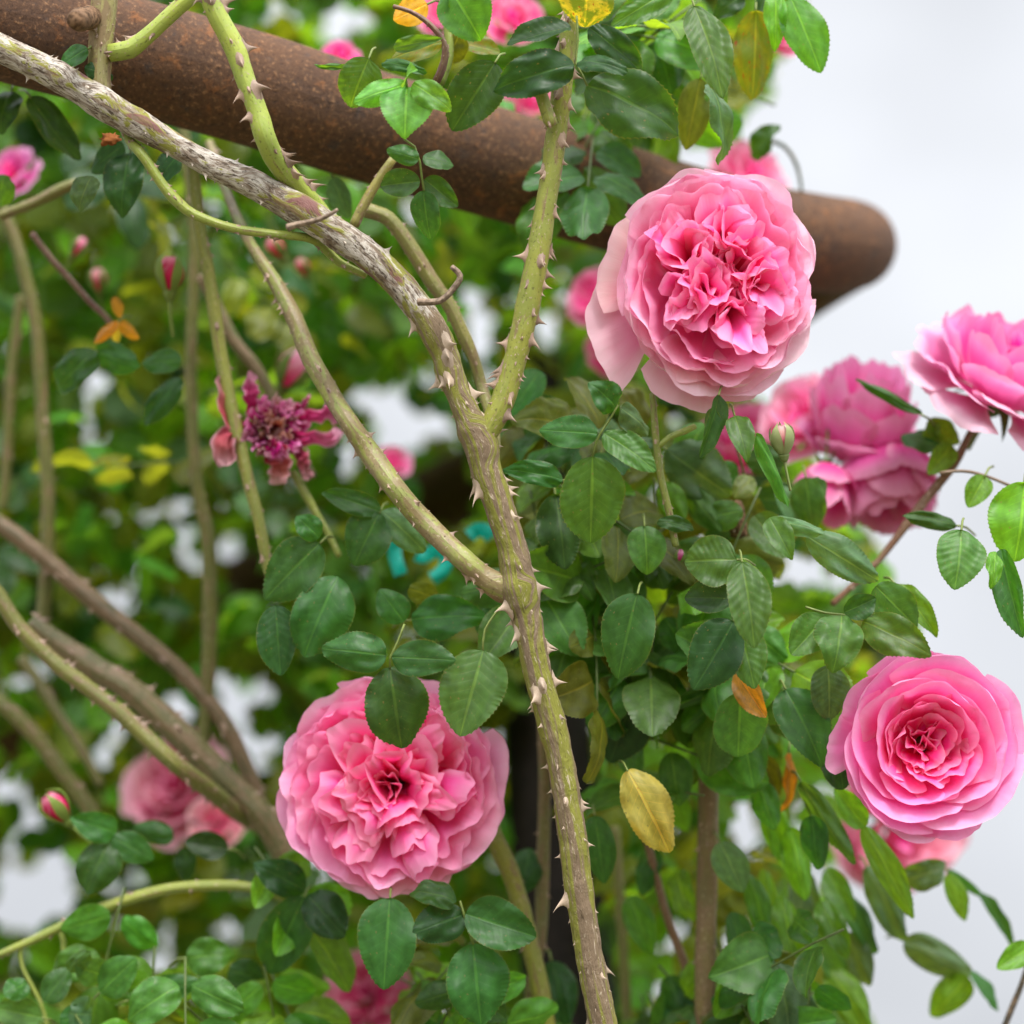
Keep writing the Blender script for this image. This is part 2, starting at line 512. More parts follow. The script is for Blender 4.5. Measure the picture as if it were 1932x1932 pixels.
def add_thorns(root, path, fr, n, lmin, lmax, seed, col=(0.42, 0.29, 0.21), side=0.6, lo=0.0, hi=1.0):
    rng = random.Random(seed)
    m = len(path)
    for i in range(n):
        k = int((lo + (hi - lo) * rng.random()) * (m - 1))
        p, r = path[k]
        t, nn, b = fr[k]
        if rng.random() < side:       # on the flanks, where they stand out
            a = rng.choice((-1, 1)) * math.pi / 2 + rng.uniform(-.45, .45)
        else:
            a = rng.uniform(-1.3, 1.3)
        out = nn * math.cos(a) + b * math.sin(a)
        ln = lmin + (lmax - lmin) * rng.random() ** 1.8
        down = t if t.z < 0 else -t
        c = rng.uniform(.75, 1.25)
        put_thorn(root, p + out * r * 0.94, down, out, ln * PX * 1.25, (col[0] * c, col[1] * c, col[2] * c), rng)

# ------------------------------------------------------------------ canes
def cane(label, pts, d, col=(0.18, 0.23, 0.04), brown=0.3, thorns=(0, 6, 14), mat=None, seed=1, seg=14, step=0.003, knots=0.075, dd=None, group=None, name="rose_cane", cat="cane", disp=None, attr=None):
    n = len(pts)
    q = []
    for i, p in enumerate(pts):
        dep = d if dd is None else d + (dd - d) * i / (n - 1)
        if len(p) == 4: dep = p[3]
        q.append((P(p[0], p[1], dep), p[2] * PX * dep * (0.80 if dep > 1.17 else 1.0)))
    root = empty(name, q[0][0], label, cat, group)
    if disp is None:
        def disp(s, a, pt, sd=seed):
            return 1 + knots * (nz3(pt.x * 60 + sd, pt.y * 60, pt.z * 60) + 0.6 * nz3(pt.x * 170, pt.y * 170 + sd, pt.z * 170))
    ob, path, fr = tube("stem", q, mat or M_CANE, seg, step, root, root.location, disp, attr)
    ob.color = (*col, brown)
    if thorns[0]:
        add_thorns(root, path, fr, thorns[0], thorns[1], thorns[2], seed * 7 + 3)
    return root, path, fr, ob

def bark_disp(s, a, pt):
    f = 1 + 0.10 * nz3(pt.x * 55, pt.y * 55, pt.z * 55) + 0.055 * nz3(pt.x * 160, pt.y * 160, pt.z * 160)
    rid = 1 - abs(nz3(math.cos(a) * 2.5, math.sin(a) * 2.5, s * 28))
    f += 0.07 * (rid - 0.75) + 0.03 * nz3(pt.x * 520, pt.y * 520, pt.z * 520)
    return f
C1 = [(-60, 62, 27, 1.0), (0, 90, 27), (105, 141, 29), (150, 168, 27), (196, 197, 31), (240, 222, 27), (320, 268, 24), (385, 305, 24), (440, 330, 25), (483, 350, 28), (530, 378, 28), (562, 395, 31), (605, 420, 29), (650, 450, 30),
      (700, 486, 29), (743, 527, 28), (782, 572, 28), (812, 614, 28), (838, 665, 26), (848, 700, 27), (864, 740, 25), (880, 780, 26), (896, 815, 33), (908, 845, 34), (918, 890, 30), (935, 936, 29), (950, 978, 28), (966, 1030, 28), (974, 1075, 30), (979, 1108, 37), (986, 1135, 35), (994, 1165, 29),
      (1004, 1220, 27), (1020, 1293, 27), (1040, 1362, 27), (1058, 1431, 26), (1079, 1571, 27), (1097, 1711, 27), (1121, 1851, 26), (1140, 1945, 26), (1160, 2060, 26)]
C1 = [(x[0], x[1], x[2], 1.0) for x in C1]
root, path, fr, ob = cane("thick grey flaking cane running from the top left corner to the bottom edge", C1, 1.0, thorns=(0, 0, 0), mat=M_BARK, seg=44, step=0.0011,
     disp=bark_disp, attr=('age', lambda t: 1.0 if t < 0.36 else (0.0 if t > 0.44 else 1 - (t - 0.36) / 0.08)))
add_thorns(root, path, fr, 26, 6, 20, 11, (0.62, 0.52, 0.42), 0.4, 0.02, 0.36)
add_thorns(root, path, fr, 84, 5, 30, 12, (0.55, 0.42, 0.31), 0.55, 0.40, 1.0)
GY = (0.27, 0.34, 0.065)
GG = (0.21, 0.26, 0.05)
root, path, fr, ob = cane("purple tinged upright cane crossing the rusty pipe in the top left corner", [(200, -40, 25), (196, 10, 24), (190, 88, 23), (187, 160, 23), (190, 205, 20)], 1.012, (0.26, 0.24, 0.10), 0.9, (34, 4, 12), seed=2, seg=20)
root, path, fr, ob = cane("short green shoot slanting up from the purple tinged cane", [(207, 100, 17), (226, 97, 17), (245, 93, 17), (280, 66, 15), (332, 18, 15), (364, -12, 15), (385, -45, 15)], 1.008, GY, 0.1, (18, 4, 14), seed=3, seg=18)
root, path, fr, ob = cane("bright green thorny cane falling across the rusty pipe onto the grey cane", [(384, -50, 20), (397, -8, 20), (410, 28, 20), (441, 88, 20), (454, 123, 19), (466, 158, 19), (486, 210, 19), (500, 259, 20), (518, 298, 20, .992), (553, 343, 21, 1.006), (592, 388, 20, 1.016), (625, 425, 14, 1.018)], 0.985, GY, 0.1, (36, 6, 30), seed=45, seg=22, step=0.002)
root, path, fr, ob = cane("thin green side shoot curving under the grey cane at upper left", [(225, 215, 8, 1.012), (240, 258, 9, 1.008), (262, 285, 10), (280, 308, 10), (305, 346, 10), (332, 378, 11), (367, 405, 9), (437, 430, 9), (507, 441, 9), (581, 449, 8, 1.005), (612, 468, 9, 1.012), (640, 495, 8, 1.014), (690, 520, 7, 1.012)], 1.0, GG, 0.2, (40, 3, 9), seed=5, seg=14)
root, path, fr, ob = cane("green thorny cane rising to the right from the fork below the grey bark", [(1078, 20, 14), (1072, 70, 17), (1064, 140, 19), (1055, 210, 20), (1044, 297, 20), (1030, 385, 20), (1016, 472, 22), (999, 560, 23), (980, 647, 22), (957, 733, 22), (936, 785, 22), (912, 830, 20)], 1.0, (0.205, 0.23, 0.045), 0.4, (80, 5, 26), seed=6, seg=22, step=0.002)
cane("cut green stub beside the top of the right hand cane of the fork", [(1040, 236, 13), (1030, 205, 13), (1020, 175, 12), (1012, 146, 11)], 0.99, (0.20, 0.22, 0.05), 0.3, (5, 3, 6), seed=8, name="cane_stub", cat="cane")
root, path, fr, ob = cane("green cane sloping down from the left to join the thorny trunk", [(395, 270, 8, 1.14), (430, 370, 9, 1.11), (462, 440, 10, 1.08), (480, 472, 11, 1.07), (525, 542, 14, 1.06), (560, 612, 17, 1.05), (588, 680, 18, 1.04), (630, 752, 18, 1.03), (660, 800, 19, 1.02), (698, 855, 21, 1.02), (743, 918, 21, 1.01), (803, 988, 21, 1.01), (873, 1055, 21, 1.0), (910, 1087, 22, 1.0), (932, 1101, 26, 1.0), (952, 1113, 27, 1.002), (975, 1128, 20, 1.006)], 1.0, (0.195, 0.22, 0.06), 0.9, (66, 4, 15), seed=9, seg=20)
cane("dead brown twig lying on the grey cane", [(542, 430, 8), (560, 424, 6), (595, 416, 5), (620, 406, 4), (637, 395, 3)], 0.965, thorns=(0, 0, 0), mat=M_TWIG, seed=10, seg=10, step=0.0015, name="dead_twig", cat="twig")
cane("dead curled twig on the right flank of the grey cane", [(788, 570, 7), (831, 567, 6), (859, 540, 6), (868, 520, 6), (852, 503, 5)], 0.985, thorns=(0, 0, 0), mat=M_TWIG, seed=13, seg=10, step=0.0015, name="dead_twig", cat="twig")
cane("thin olive cane behind the fork of the two main canes", [(690, 396, 15), (712, 403, 14), (733, 413, 15), (760, 445, 15), (785, 483, 15), (820, 539, 15), (848, 577, 14), (873, 630, 13), (894, 676, 11), (911, 735, 11), (930, 800, 11, 1.035), (935, 850, 10, 1.02)], 1.05, (0.19, 0.19, 0.06), 0.6, (24, 3, 9), seed=14)
cane("thin pinkish green twig standing between the grey cane and the rusty pipe", [(668, 425, 10), (690, 380, 10), (715, 338, 9), (742, 300, 8)], 1.03, (0.24, 0.22, 0.07), 0.5, (5, 3, 6), seed=15)
BL = (0.105, 0.115, 0.03)
BR = (0.085, 0.075, 0.038)
cane("blurred green cane hanging in front of the withered flower", [(362, 300, 11), (378, 437, 12), (392, 507, 12), (406, 595, 13), (416, 663, 13), (428, 730, 13), (444, 803, 13), (469, 908, 12), (490, 988, 11), (504, 1065, 10), (520, 1120, 9)], 1.085, (0.19, 0.21, 0.05), 0.3, (24, 5, 12), seed=16)
cane("blurred brownish cane hanging straight down left of the withered flower", [(340, 200, 12), (357, 332, 14), (367, 455, 14), (360, 698, 14), (371, 908, 15), (392, 1013, 17), (396, 1120, 18), (395, 1223, 18), (390, 1326, 16), (385, 1400, 14)], 1.19, BL, 0.5, (14, 6, 12), seed=17)
cane("blurred brownish cane hanging near the left edge", [(-40, 300, 14), (20, 430, 15), (50, 530, 16), (70, 628, 16), (80, 768, 16), (91, 943, 16), (87, 1083, 17), (80, 1180, 17)], 1.2, BL, 0.5, (12, 6, 12), seed=18)
cane("blurred olive cane at the very left edge", [(40, 560, 12), (22, 700, 12), (14, 850, 12), (5, 960, 12)], 1.25, BL, 0.6, (6, 6, 10), seed=19)
cane("upper of the two thick brown canes slanting down at lower left", [(-40, 965, 20), (-7, 985, 20), (70, 1041, 21), (175, 1132, 22), (280, 1216, 21), (350, 1275, 20), (420, 1361, 20), (472, 1466, 19), (500, 1540, 18)], 1.19, BR, 1.0, (26, 7, 16), seed=20)
cane("lower of the two thick brown canes slanting down at lower left", [(60, 1175, 17), (87, 1195, 18), (175, 1258, 24), (245, 1301, 25), (350, 1396, 26), (437, 1483, 26), (490, 1536, 26), (525, 1590, 24), (550, 1650, 21)], 1.15, (0.105, 0.10, 0.045), 0.75, (44, 8, 20), seed=21)
cane("green thorny cane in front of the thick brown canes at lower left", [(-40, 1085, 15), (-7, 1118, 15), (35, 1181, 15), (105, 1251, 15), (157, 1291, 15), (224, 1343, 16), (262, 1378, 16), (332, 1441, 16), (390, 1486, 16, 1.12), (440, 1527, 16, 1.145), (490, 1562, 13, 1.165)], 1.1, (0.145, 0.155, 0.04), 0.6, (34, 8, 18), seed=22)
cane("blurred green cane below the thick brown canes near the left edge", [(-30, 1300, 18), (-7, 1319, 18), (52, 1371, 20), (105, 1438, 19), (157, 1508, 19), (200, 1580, 17)], 1.2, (0.11, 0.12, 0.03), 0.6, (16, 6, 12), seed=23)
cane("thin grey green cane between the thicker ones near the left edge", [(40, 1240, 13), (80, 1298, 13), (115, 1354, 12), (147, 1403, 11), (190, 1480, 10)], 1.26, (0.12, 0.12, 0.05), 0.5, (4, 5, 9), seed=24)
root, path, fr, ob = cane("thin green twig arching across the bottom left corner", [(-30, 1812, 6), (-7, 1803, 6), (50, 1779, 8), (105, 1753, 9), (192, 1714, 11), (280, 1686, 11), (350, 1673, 11), (455, 1672, 10), (525, 1690, 8), (570, 1712, 6)], 1.1, (0.20, 0.24, 0.05), 0.25, (26, 4, 12), seed=25)
def side(root, pts, d, col=(0.22, 0.27, 0.06)):
    q = [(P(x, y, d), r * PX) for (x, y, r) in pts]
    o, _, _ = tube("side_shoot", q, M_CANE, 10, 0.003, root, root.location)
    o.color = (*col, 0.2)
side(root, [(112, 1752, 6), (120, 1775, 6), (122, 1802, 6), (147, 1858, 5), (189, 1882, 5)], 1.1)
side(root, [(40, 1785, 4), (42, 1823, 4), (77, 1893, 4), (90, 1940, 4)], 1.1)
cane("blurred grey green cane hanging in front of the dark post", [(1020, 1290, 11), (1027, 1403, 12), (1027, 1536, 12), (1023, 1676, 13), (1020, 1763, 12), (1005, 1850, 11), (995, 1940, 11)], 1.12, (0.15, 0.145, 0.06), 0.8, (14, 5, 14), seed=26)
cane("yellow green cane curving down right of the lower rose", [(915, 1520, 16), (929, 1571, 18), (967, 1658, 18), (995, 1763, 18), (1016, 1851, 18), (1032, 1940, 18), (1045, 2020, 18)], 1.1, (0.20, 0.21, 0.04), 0.5, (12, 5, 14), seed=27)
cane("blurred pale green cane right of the dark post at the bottom edge", [(1160, 1560, 12), (1170, 1700, 12), (1174, 1763, 12), (1184, 1932, 12), (1190, 2020, 12)], 1.2, (0.15, 0.16, 0.05), 0.4, (4, 4, 8), seed=28)
cane("upright grey brown cane between the leaves at lower right", [(1325, 1180, 15), (1335, 1300, 17), (1338, 1354, 18), (1337, 1440, 19), (1336, 1536, 20), (1333, 1711, 20), (1330, 1851, 20), (1332, 1990, 20)], 1.1, (0.16, 0.13, 0.06), 0.9, (26, 5, 15), seed=29)
cane("thin reddish brown cane slanting down below the yellow leaf", [(1200, 1500, 7), (1222, 1590, 8), (1232, 1630, 8), (1258, 1728, 8), (1293, 1823, 8), (1315, 1910, 8), (1330, 1980, 8)], 1.12, (0.17, 0.09, 0.05), 0.9, (4, 3, 6), seed=30)
root, path, fr, ob = cane("slender green flower stalk under the large rose at upper right", [(1231, 742, 6), (1234, 780, 6), (1237, 824, 7), (1247, 901, 7), (1261, 960, 7), (1275, 1030, 7)], 1.02, (0.17, 0.20, 0.05), 0.5, (8, 3, 6), seed=31)
side(root, [(1243, 842, 6), (1265, 824, 6), (1293, 813, 7), (1312, 804, 6)], 1.02)
cane("reddish flower stalk slanting down below the half hidden rose at the right edge", [(1850, 790, 6), (1830, 817, 6), (1802, 873, 8), (1746, 943, 9), (1710, 990, 8), (1693, 1013, 7), (1651, 1065, 6), (1606, 1107, 6), (1570, 1140, 6)], 1.1, (0.15, 0.075, 0.05), 0.8, (14, 3, 8), seed=32)
cane("thin dark tendril reaching over the sky at right", [(1774, 893, 4), (1800, 889, 3), (1830, 890, 3), (1868, 901, 3), (1895, 912, 3), (1917, 922, 3), (1950, 945, 3)], 1.06, (0.07, 0.05, 0.03), 0.8, (0, 0, 0), seed=33, name="tendril", cat="stalk")
cane("thin dark stem in the bottom right corner", [(1890, 1950, 6), (1910, 1900, 6), (1930, 1850, 5), (1950, 1780, 5)], 1.1, (0.06, 0.05, 0.04), 0.5, (0, 0, 0), seed=34, name="tendril", cat="stalk")
cane("thin arching stem against the sky above the pipe's far end", [(1440, 262, 6), (1478, 275, 5), (1500, 305, 5), (1510, 340, 4), (1513, 368, 3)], 1.2, (0.05, 0.07, 0.04), 0.4, (0, 0, 0), seed=35, name="tendril", cat="stalk")
cane("green stalk under the withered flower", [(552, 890, 7), (575, 930, 8), (600, 975, 7), (618, 1004, 6), (640, 1050, 6)], 1.1, (0.18, 0.22, 0.05), 0.3, (3, 3, 6), seed=36)
cane("red brown thin stem slanting right at the left edge under the pipe", [(60, 440, 6), (98, 490, 6), (130, 525, 6), (170, 570, 6), (205, 605, 6), (215, 640, 5)], 1.12, (0.11, 0.05, 0.04), 0.8, (0, 0, 0), seed=37)
cane("dark slanting cane left of the withered flower's stalk", [(380, 520, 12), (440, 640, 12), (480, 690, 12), (520, 760, 11), (560, 850, 10), (590, 900, 9)], 1.17, (0.11, 0.11, 0.05), 0.9, (3, 4, 8), seed=38)
cane("faint olive cane slanting up to the left under the pipe", [(0, 408, 9), (60, 385, 10), (110, 360, 11), (145, 345, 10)], 1.12, (0.17, 0.17, 0.05), 0.6, (2, 3, 6), seed=39)
cane("curved brown shoot holding the orange leaf at the top edge", [(742, 12, 4), (775, 22, 4), (810, 45, 5), (836, 78, 6), (840, 105, 7), (830, 140, 8), (820, 160, 8)], 1.01, (0.13, 0.06, 0.05), 0.8, (6, 3, 6), seed=40)
cane("pale green shoot at the top edge between pink petals", [(835, -20, 6), (842, 40, 7), (848, 90, 9), (843, 120, 10), (830, 158, 9)], 1.03, (0.20, 0.26, 0.06), 0.1, (4, 3, 6), seed=41)

# cut stub on the pipe, bits of dead growth
def lump(name, label, cat, c, r, d, mat, seed, stretch=(1, 1, 1), rough=0.35):
    V, F = [], []
    nu, nv = 20, 14
    for j in range(nv + 1):
        th = math.pi * j / nv
        for i in range(nu):
            ph = 2 * math.pi * i / nu
            v = Vector((math.sin(th) * math.cos(ph), math.sin(th) * math.sin(ph), math.cos(th)))
            k = 1 + rough * nz3(v.x * 2.3 + seed, v.y * 2.3, v.z * 2.3) + rough * 0.6 * nz3(v.x * 6, v.y * 6 + seed, v.z * 6)
            V.append(Vector((v.x * stretch[0], v.y * stretch[1], v.z * stretch[2])) * (r * PX * d * k))
    for j in range(nv):
        for i in range(nu):
            F.append((j * nu + i, j * nu + (i + 1) % nu, (j + 1) * nu + (i + 1) % nu, (j + 1) * nu + i))
    o = mesh_obj(name, V, F, mat, None, P(c[0], c[1], d))
    tag(o, label, cat)
    return o
cane("cut off brown cane end sticking out in front of the rusty pipe", [(180, 30, 19, 1.02), (165, 34, 20, 1.0), (152, 37, 21, 0.98), (143, 39, 18, 0.965)], 1.0, thorns=(0, 0, 0), mat=M_STUB, seed=50, seg=18, step=0.0015, knots=0.25, name="cut_cane", cat="cane")
lump("dry_leaf_scrap", "dry orange leaf scrap stuck under the grey cane", "leaf", (208, 263), 15, 0.985, M_DRY, 4, (1.1, 0.5, 0.8), 0.6).color = (0.32, 0.11, 0.03, 1)
cane("broken dark brown stub among the leaves right of centre", [(1395, 1012, 15), (1392, 985, 17), (1391, 960, 14), (1389, 946, 8)], 1.07, thorns=(3, 8, 14), mat=M_STUB, seed=51, seg=16, step=0.0015, knots=0.35, name="cane_stub", cat="cane")

# ------------------------------------------------------------------ leaf blades (unit length along +Y, top face +Z)
def leaf_mesh(name, nt_, ns, serr, fold, bend, ripple, wav, seed, curl=0.0, width_pow=(0.55, 0.62), mat=None):
    rng = random.Random(seed)
    teeth = 19
    V, F, U = [], [], []
    a, b = width_pow[0], width_pow[1] + (0.15 if serr else 0.0)
    mx = max((t / 200) ** a * (1 - t / 200) ** b for t in range(1, 200))
    for i in range(nt_ + 1):
        t = i / nt_
        w = (t ** a * (1 - t) ** b) / mx * 0.5
        asym = 1 + 0.06 * math.sin(t * 5 + seed)
        for j in range(-ns, ns + 1):
            s = j / ns
            x = s * w * (asym if s > 0 else 2 - asym)
            y = t
            if serr and abs(j) == ns and 0.06 < t < 0.985:
                ph = (t * teeth) % 1.0
                tooth = ph if ph < 0.75 else (1 - ph) * 3
                x += math.copysign(serr * (tooth - 0.3) * (0.55 + w), s)
                y += serr * 0.5 * (tooth - .3)
            z = fold * abs(x) * 1.0
            z += bend * (t - 0.5) ** 2 * 1.0 - bend * 0.25
            z += ripple * abs(s) * math.sin((t * 9 - abs(s) * 1.9) * 2 * math.pi) * (1 - abs(s) ** 4)
            z += 1.5 * wav * nz3(x * 4 + seed, y * 3.2, seed * 1.7) * (0.3 + abs(s))
            z -= curl * (abs(s) ** 3) * w
            y -= 0.06 * (1 - s * s) * 0  # straight base
            V.append((x, y, z))
            U.append((s * 0.5 + 0.5, t))
    n = 2 * ns + 1
    for i in range(nt_):
        for j in range(n - 1):
            F.append((i * n + j, i * n + j + 1, (i + 1) * n + j + 1, (i + 1) * n + j))
    me = bpy.data.meshes.new(name)
    me.from_pydata(V, [], F)
    uv = me.uv_layers.new(name="UVMap")
    flat = []
    for l in me.loops:
        flat += U[l.vertex_index]
    uv.data.foreach_set('uv', flat)
    me.polygons.foreach_set('use_smooth', [True] * len(F))
    me.materials.append(mat or M_LEAF)
    return me
HI = {}
for tname, mt in (('g', M_LEAF), ('t', M_TURN)):
    HI[tname] = [leaf_mesh("leaflet", 76, 6, 0.045, f, b, rp, w, sd, cu, wp, mt) for (f, b, rp, w, sd, cu, wp) in (
        (0.10, -0.30, 0.005, 0.05, 1, 0.10, (0.55, 0.62)),
        (0.22, -0.50, 0.004, 0.07, 2, 0.05, (0.50, 0.66)),
        (0.05, -0.65, 0.006, 0.09, 3, 0.20, (0.60, 0.60)),
        (0.30, -0.20, 0.010, 0.05, 4, 0.00, (0.52, 0.58)),
        (-0.08, -0.45, 0.005, 0.10, 5, 0.15, (0.48, 0.56)),
        (0.16, -0.85, 0.004, 0.12, 6, 0.10, (0.57, 0.70)))]
RIB = {k: leaf_mesh("leaflet", 90, 8, 0.045, 0.12, -0.4, 0.016, 0.06, 9, 0.1, (0.55, 0.62), m_) for k, m_ in (('g', M_LEAF), ('t', M_TURN))}
LO = [leaf_mesh("leaflet", 10, 3, 0.0, f, b, 0, w, sd, cu) for (f, b, w, sd, cu) in ((0.15, -0.5, 0.1, 11, 0.1), (0.25, -0.3, 0.1, 12, 0.0), (0.05, -0.8, 0.15, 13, 0.2), (-0.1, -0.4, 0.12, 14, 0.1))]
KC = {  # blade base colours; 'bright' has the backlight of leaves against the sky put in
    'dark': (0.020, 0.062, 0.016), 'deep': (0.030, 0.095, 0.018), 'mid': (0.056, 0.148, 0.026), 'grey': (0.065, 0.132, 0.054),
    'young': (0.105, 0.27, 0.045), 'bright': (0.085, 0.205, 0.014), 'olive': (0.080, 0.105, 0.012), 'fresh': (0.060, 0.18, 0.022),
    'yellow': (0.34, 0.33, 0.05), 'tan': (0.36, 0.31, 0.07), 'orange': (0.40, 0.21, 0.025), 'brown': (0.16, 0.085, 0.03), 'turn': (0.13, 0.14, 0.012)}
LR = random.Random(77)
def put_leaflet(root, bx, by, tx, ty, w, d, kind, tilt=None, pitch=None, rib=False, tname='g'):
    r = LR
    col = KC[kind]
    if kind in ('yellow', 'tan', 'orange', 'turn', 'brown'): tname = 't' if kind in ('turn', 'yellow') else 'g'
    dz = r.uniform(-.012, .012) if pitch is None else pitch
    b = P(bx, by, d); t = P(tx, ty, d + dz)
    y = t - b
    ln = y.length
    y.normalize()
    roll = R(r.uniform(-28, 28)) if tilt is None else R(tilt)
    n = -FW + UP * 0.25
    z = (n - y * n.dot(y)).normalized()
    x = y.cross(z)
    x, z = x * math.cos(roll) + z * math.sin(roll), z * math.cos(roll) - x * math.sin(roll)
    wid = w * PX * d / max(0.5, math.cos(roll)) * 1.04
    me = RIB[tname] if rib else r.choice(HI[tname])
    o = bpy.data.objects.new("leaflet", me)
    COL.objects.link(o)
    o.parent = root
    m = Matrix((x, y, z)).transposed().to_4x4() @ Matrix.Diagonal((wid, ln, (wid + ln) * 0.5, 1))
    m.translation = b - root.location
    o.matrix_basis = m
    k = r.uniform(.9, 1.12)
    o.color = (col[0] * k, col[1] * k, col[2] * k, 1)
    return o
def leaf(label, d, kind, lfs, stalk=None, group=None, scol=(0.19, 0.24, 0.06)):
    """lfs: (bx,by,tx,ty,w[,kind[,opts]])"""
    bx = sum(l[0] for l in lfs) / len(lfs); by = sum(l[1] for l in lfs) / len(lfs)
    root = empty("rose_leaf", P(lfs[0][0], lfs[0][1], d), label, "leaf", group)
    for l in lfs:
        k = l[5] if len(l) > 5 and l[5] else kind
        op = l[6] if len(l) > 6 else {}
        put_leaflet(root, *l[:5], d + LR.uniform(-.004, .004) + op.get('dd', 0), k, op.get('tilt'), op.get('pitch'), op.get('rib', False))
    if stalk:
        q = [(P(x, y, d + 0.002), 2.3 * PX * d) for (x, y) in stalk]
    else:
        # a petiole from the blade back to the cane behind
        l = lfs[0]
        vx, vy = l[0] - l[2], l[1] - l[3]
        n = math.hypot(vx, vy) or 1
        q = [(P(l[0], l[1], d), 2.2 * PX * d), (P(l[0] + vx / n * 16, l[1] + vy / n * 16, d + 0.006), 2.3 * PX * d), (P(l[0] + vx / n * 34, l[1] + vy / n * 34 + 12, d + 0.03), 2.5 * PX * d)]
    o, _, _ = tube("stalk", q, M_STALK, 7, 0.004, root, root.location)
    o.color = (*scol, 1)
    # short leaflet stalks run to the rachis
    return root
T = dict
leaf("young bright green leaf with round leaflets hanging before the rusty pipe at top centre", 0.985, 'young',
     [(768, 163, 764, 261, 97, 'young', T(tilt=0)), (766, 160, 667, 194, 48, 'young', T(tilt=10)), (778, 158, 852, 210, 50, 'young', T(tilt=-8)), (766, 155, 786, 131, 42, 'young')], [(766, 150), (768, 164)])
leaf("mid green leaf with serrate leaflet left of the young bright leaf", 0.995, 'mid', [(696, 110, 661, 203, 80, 'mid', T(rib=True, tilt=5)), (719, 119, 806, 138, 28, 'deep'), (742, 90, 834, 72, 26, 'mid'), (834, 80, 738, 112, 46, 'turn'), (662, 124, 592, 122, 8, 'mid', T(tilt=45))])
leaf("small dark green leaf of five leaflets hanging below the young bright leaf", 0.985, 'deep',
     [(791, 301, 729, 282, 34), (797, 298, 856, 313, 42), (793, 342, 718, 351, 50), (801, 338, 864, 390, 42), (800, 359, 813, 452, 52)], [(762, 262), (782, 276), (792, 305), (796, 335), (800, 360)])
leaf("large glossy dark green leaf hanging left of the fork cane's top", 1.0, 'deep', [(934, 118, 853, 247, 92, 'deep', T(tilt=12))])
leaf("dark green serrate leaf with the largest blade right of the fork cane's top", 0.985, 'deep',
     [(1107, 161, 1281, 256, 122, 'deep', T(tilt=-5)), (1083, 122, 930, 172, 80, 'dark', T(tilt=15)), (1088, 118, 1185, 138, 46, 'dark'), (1078, 52, 957, 86, 52, 'dark'), (1112, 52, 1211, 138, 58, 'dark', T(tilt=-15))], [(1088, 30), (1090, 80), (1086, 120), (1098, 140), (1108, 162)])
leaf("yellow and green mottled leaf at the top edge above the fork cane", 0.99, 'yellow', [(1108, -42, 1103, 52, 100, 'yellow', T(tilt=0))])
leaf("ribbed mid green leaf at the top edge right of the mottled leaf", 0.995, 'mid', [(1272, -25, 1153, 49, 52, 'mid', T(rib=True))])
leaf("broad mid green leaf hanging from the top edge left of the mottled leaf", 1.0, 'mid', [(850, -20, 908, 77, 96, 'mid', T(tilt=-10)), (850, -10, 832, 20, 40, 'mid')])
leaf("olive brown leaf under the broad leaf at the top edge", 1.03, 'turn', [(866, 82, 944, 100, 46, 'turn'), (870, 60, 850, 120, 50, 'olive')])
leaf("small orange and yellow leaf at the top edge", 1.02, 'orange', [(806, 8, 742, 38, 50, 'orange')])
leaf("ribbed mid green leaf with long pointed blade hanging at upper right", 1.0, 'mid', [(1310, 12, 1364, 186, 78, 'mid', T(rib=True, tilt=8))])
leaf("olive yellow leaf hanging against the sky at upper right", 1.05, 'turn', [(1426, 20, 1419, 190, 74, 'turn', T(tilt=0))])
leaf("rounded green leaf outermost against the sky at the top right", 1.04, 'fresh', [(1492, -4, 1549, 138, 78, 'fresh', T(tilt=-6)), (1462, -18, 1462, 98, 42, 'bright')])
leaf("narrow folded blue grey leaf pointing down at the top of the large rose", 1.02, 'grey', [(1336, 158, 1356, 312, 38, 'grey', T(tilt=40))])
leaf("yellow green leaf with a red spot behind the folded blue grey leaf", 1.06, 'olive', [(1322, 148, 1294, 284, 60, 'olive', T(tilt=0)), (1345, 140, 1350, 240, 46, 'bright')])
leaf("dark leaf at the top edge above the ribbed pointed leaf", 1.06, 'dark', [(1402, -12, 1345, 34, 46, 'dark'), (1448, -20, 1424, 40, 30, 'dark')])
leaf("pair of blurred dark leaves against the sky left of the arching stem", 1.16, 'deep', [(1372, 205, 1386, 268, 44, 'fresh'), (1420, 300, 1472, 236, 46, 'deep')])
leaf("blurred green leaves behind the top of the serrate dark leaf", 1.1, 'bright', [(1250, 40, 1310, 130, 60), (1180, 30, 1290, 60, 50, 'mid'), (1240, 130, 1310, 200, 60, 'fresh'), (1250, 90, 1220, 150, 50, 'bright'), (1300, 200, 1310, 260, 50, 'olive')])
leaf("grey green blurred leaf under the pipe right of the grey cane", 1.08, 'grey', [(628, 335, 660, 412, 40, 'grey')])
# right of centre
leaf("leaf with a large bright green end leaflet right of the trunk", 0.99, 'deep',
     [(1118, 861, 1114, 1025, 116, 'fresh', T(tilt=0)), (1128, 819, 1017, 812, 62, 'deep', T(tilt=5)), (1139, 817, 1238, 890, 60, 'mid', T(rib=True)), (1161, 771, 1110, 722, 62, 'deep', T(tilt=0)), (1167, 768, 1224, 820, 48, 'grey')], [(1166, 764), (1150, 792), (1132, 819), (1122, 842), (1118, 861)])
leaf("dark narrow leaf touching the trunk left of the bright end leaflet", 1.02, 'deep', [(1062, 906, 947, 886, 48, 'deep')])
leaf("dark leaf hanging below the narrow leaf beside the trunk", 1.04, 'deep', [(1048, 934, 1066, 1075, 82, 'deep')])
leaf("mid green leaf below and right of the bright end leaflet", 1.02, 'mid', [(1216, 992, 1221, 1085, 70, 'mid', T(tilt=0)), (1240, 985, 1310, 1000, 30, 'deep')])
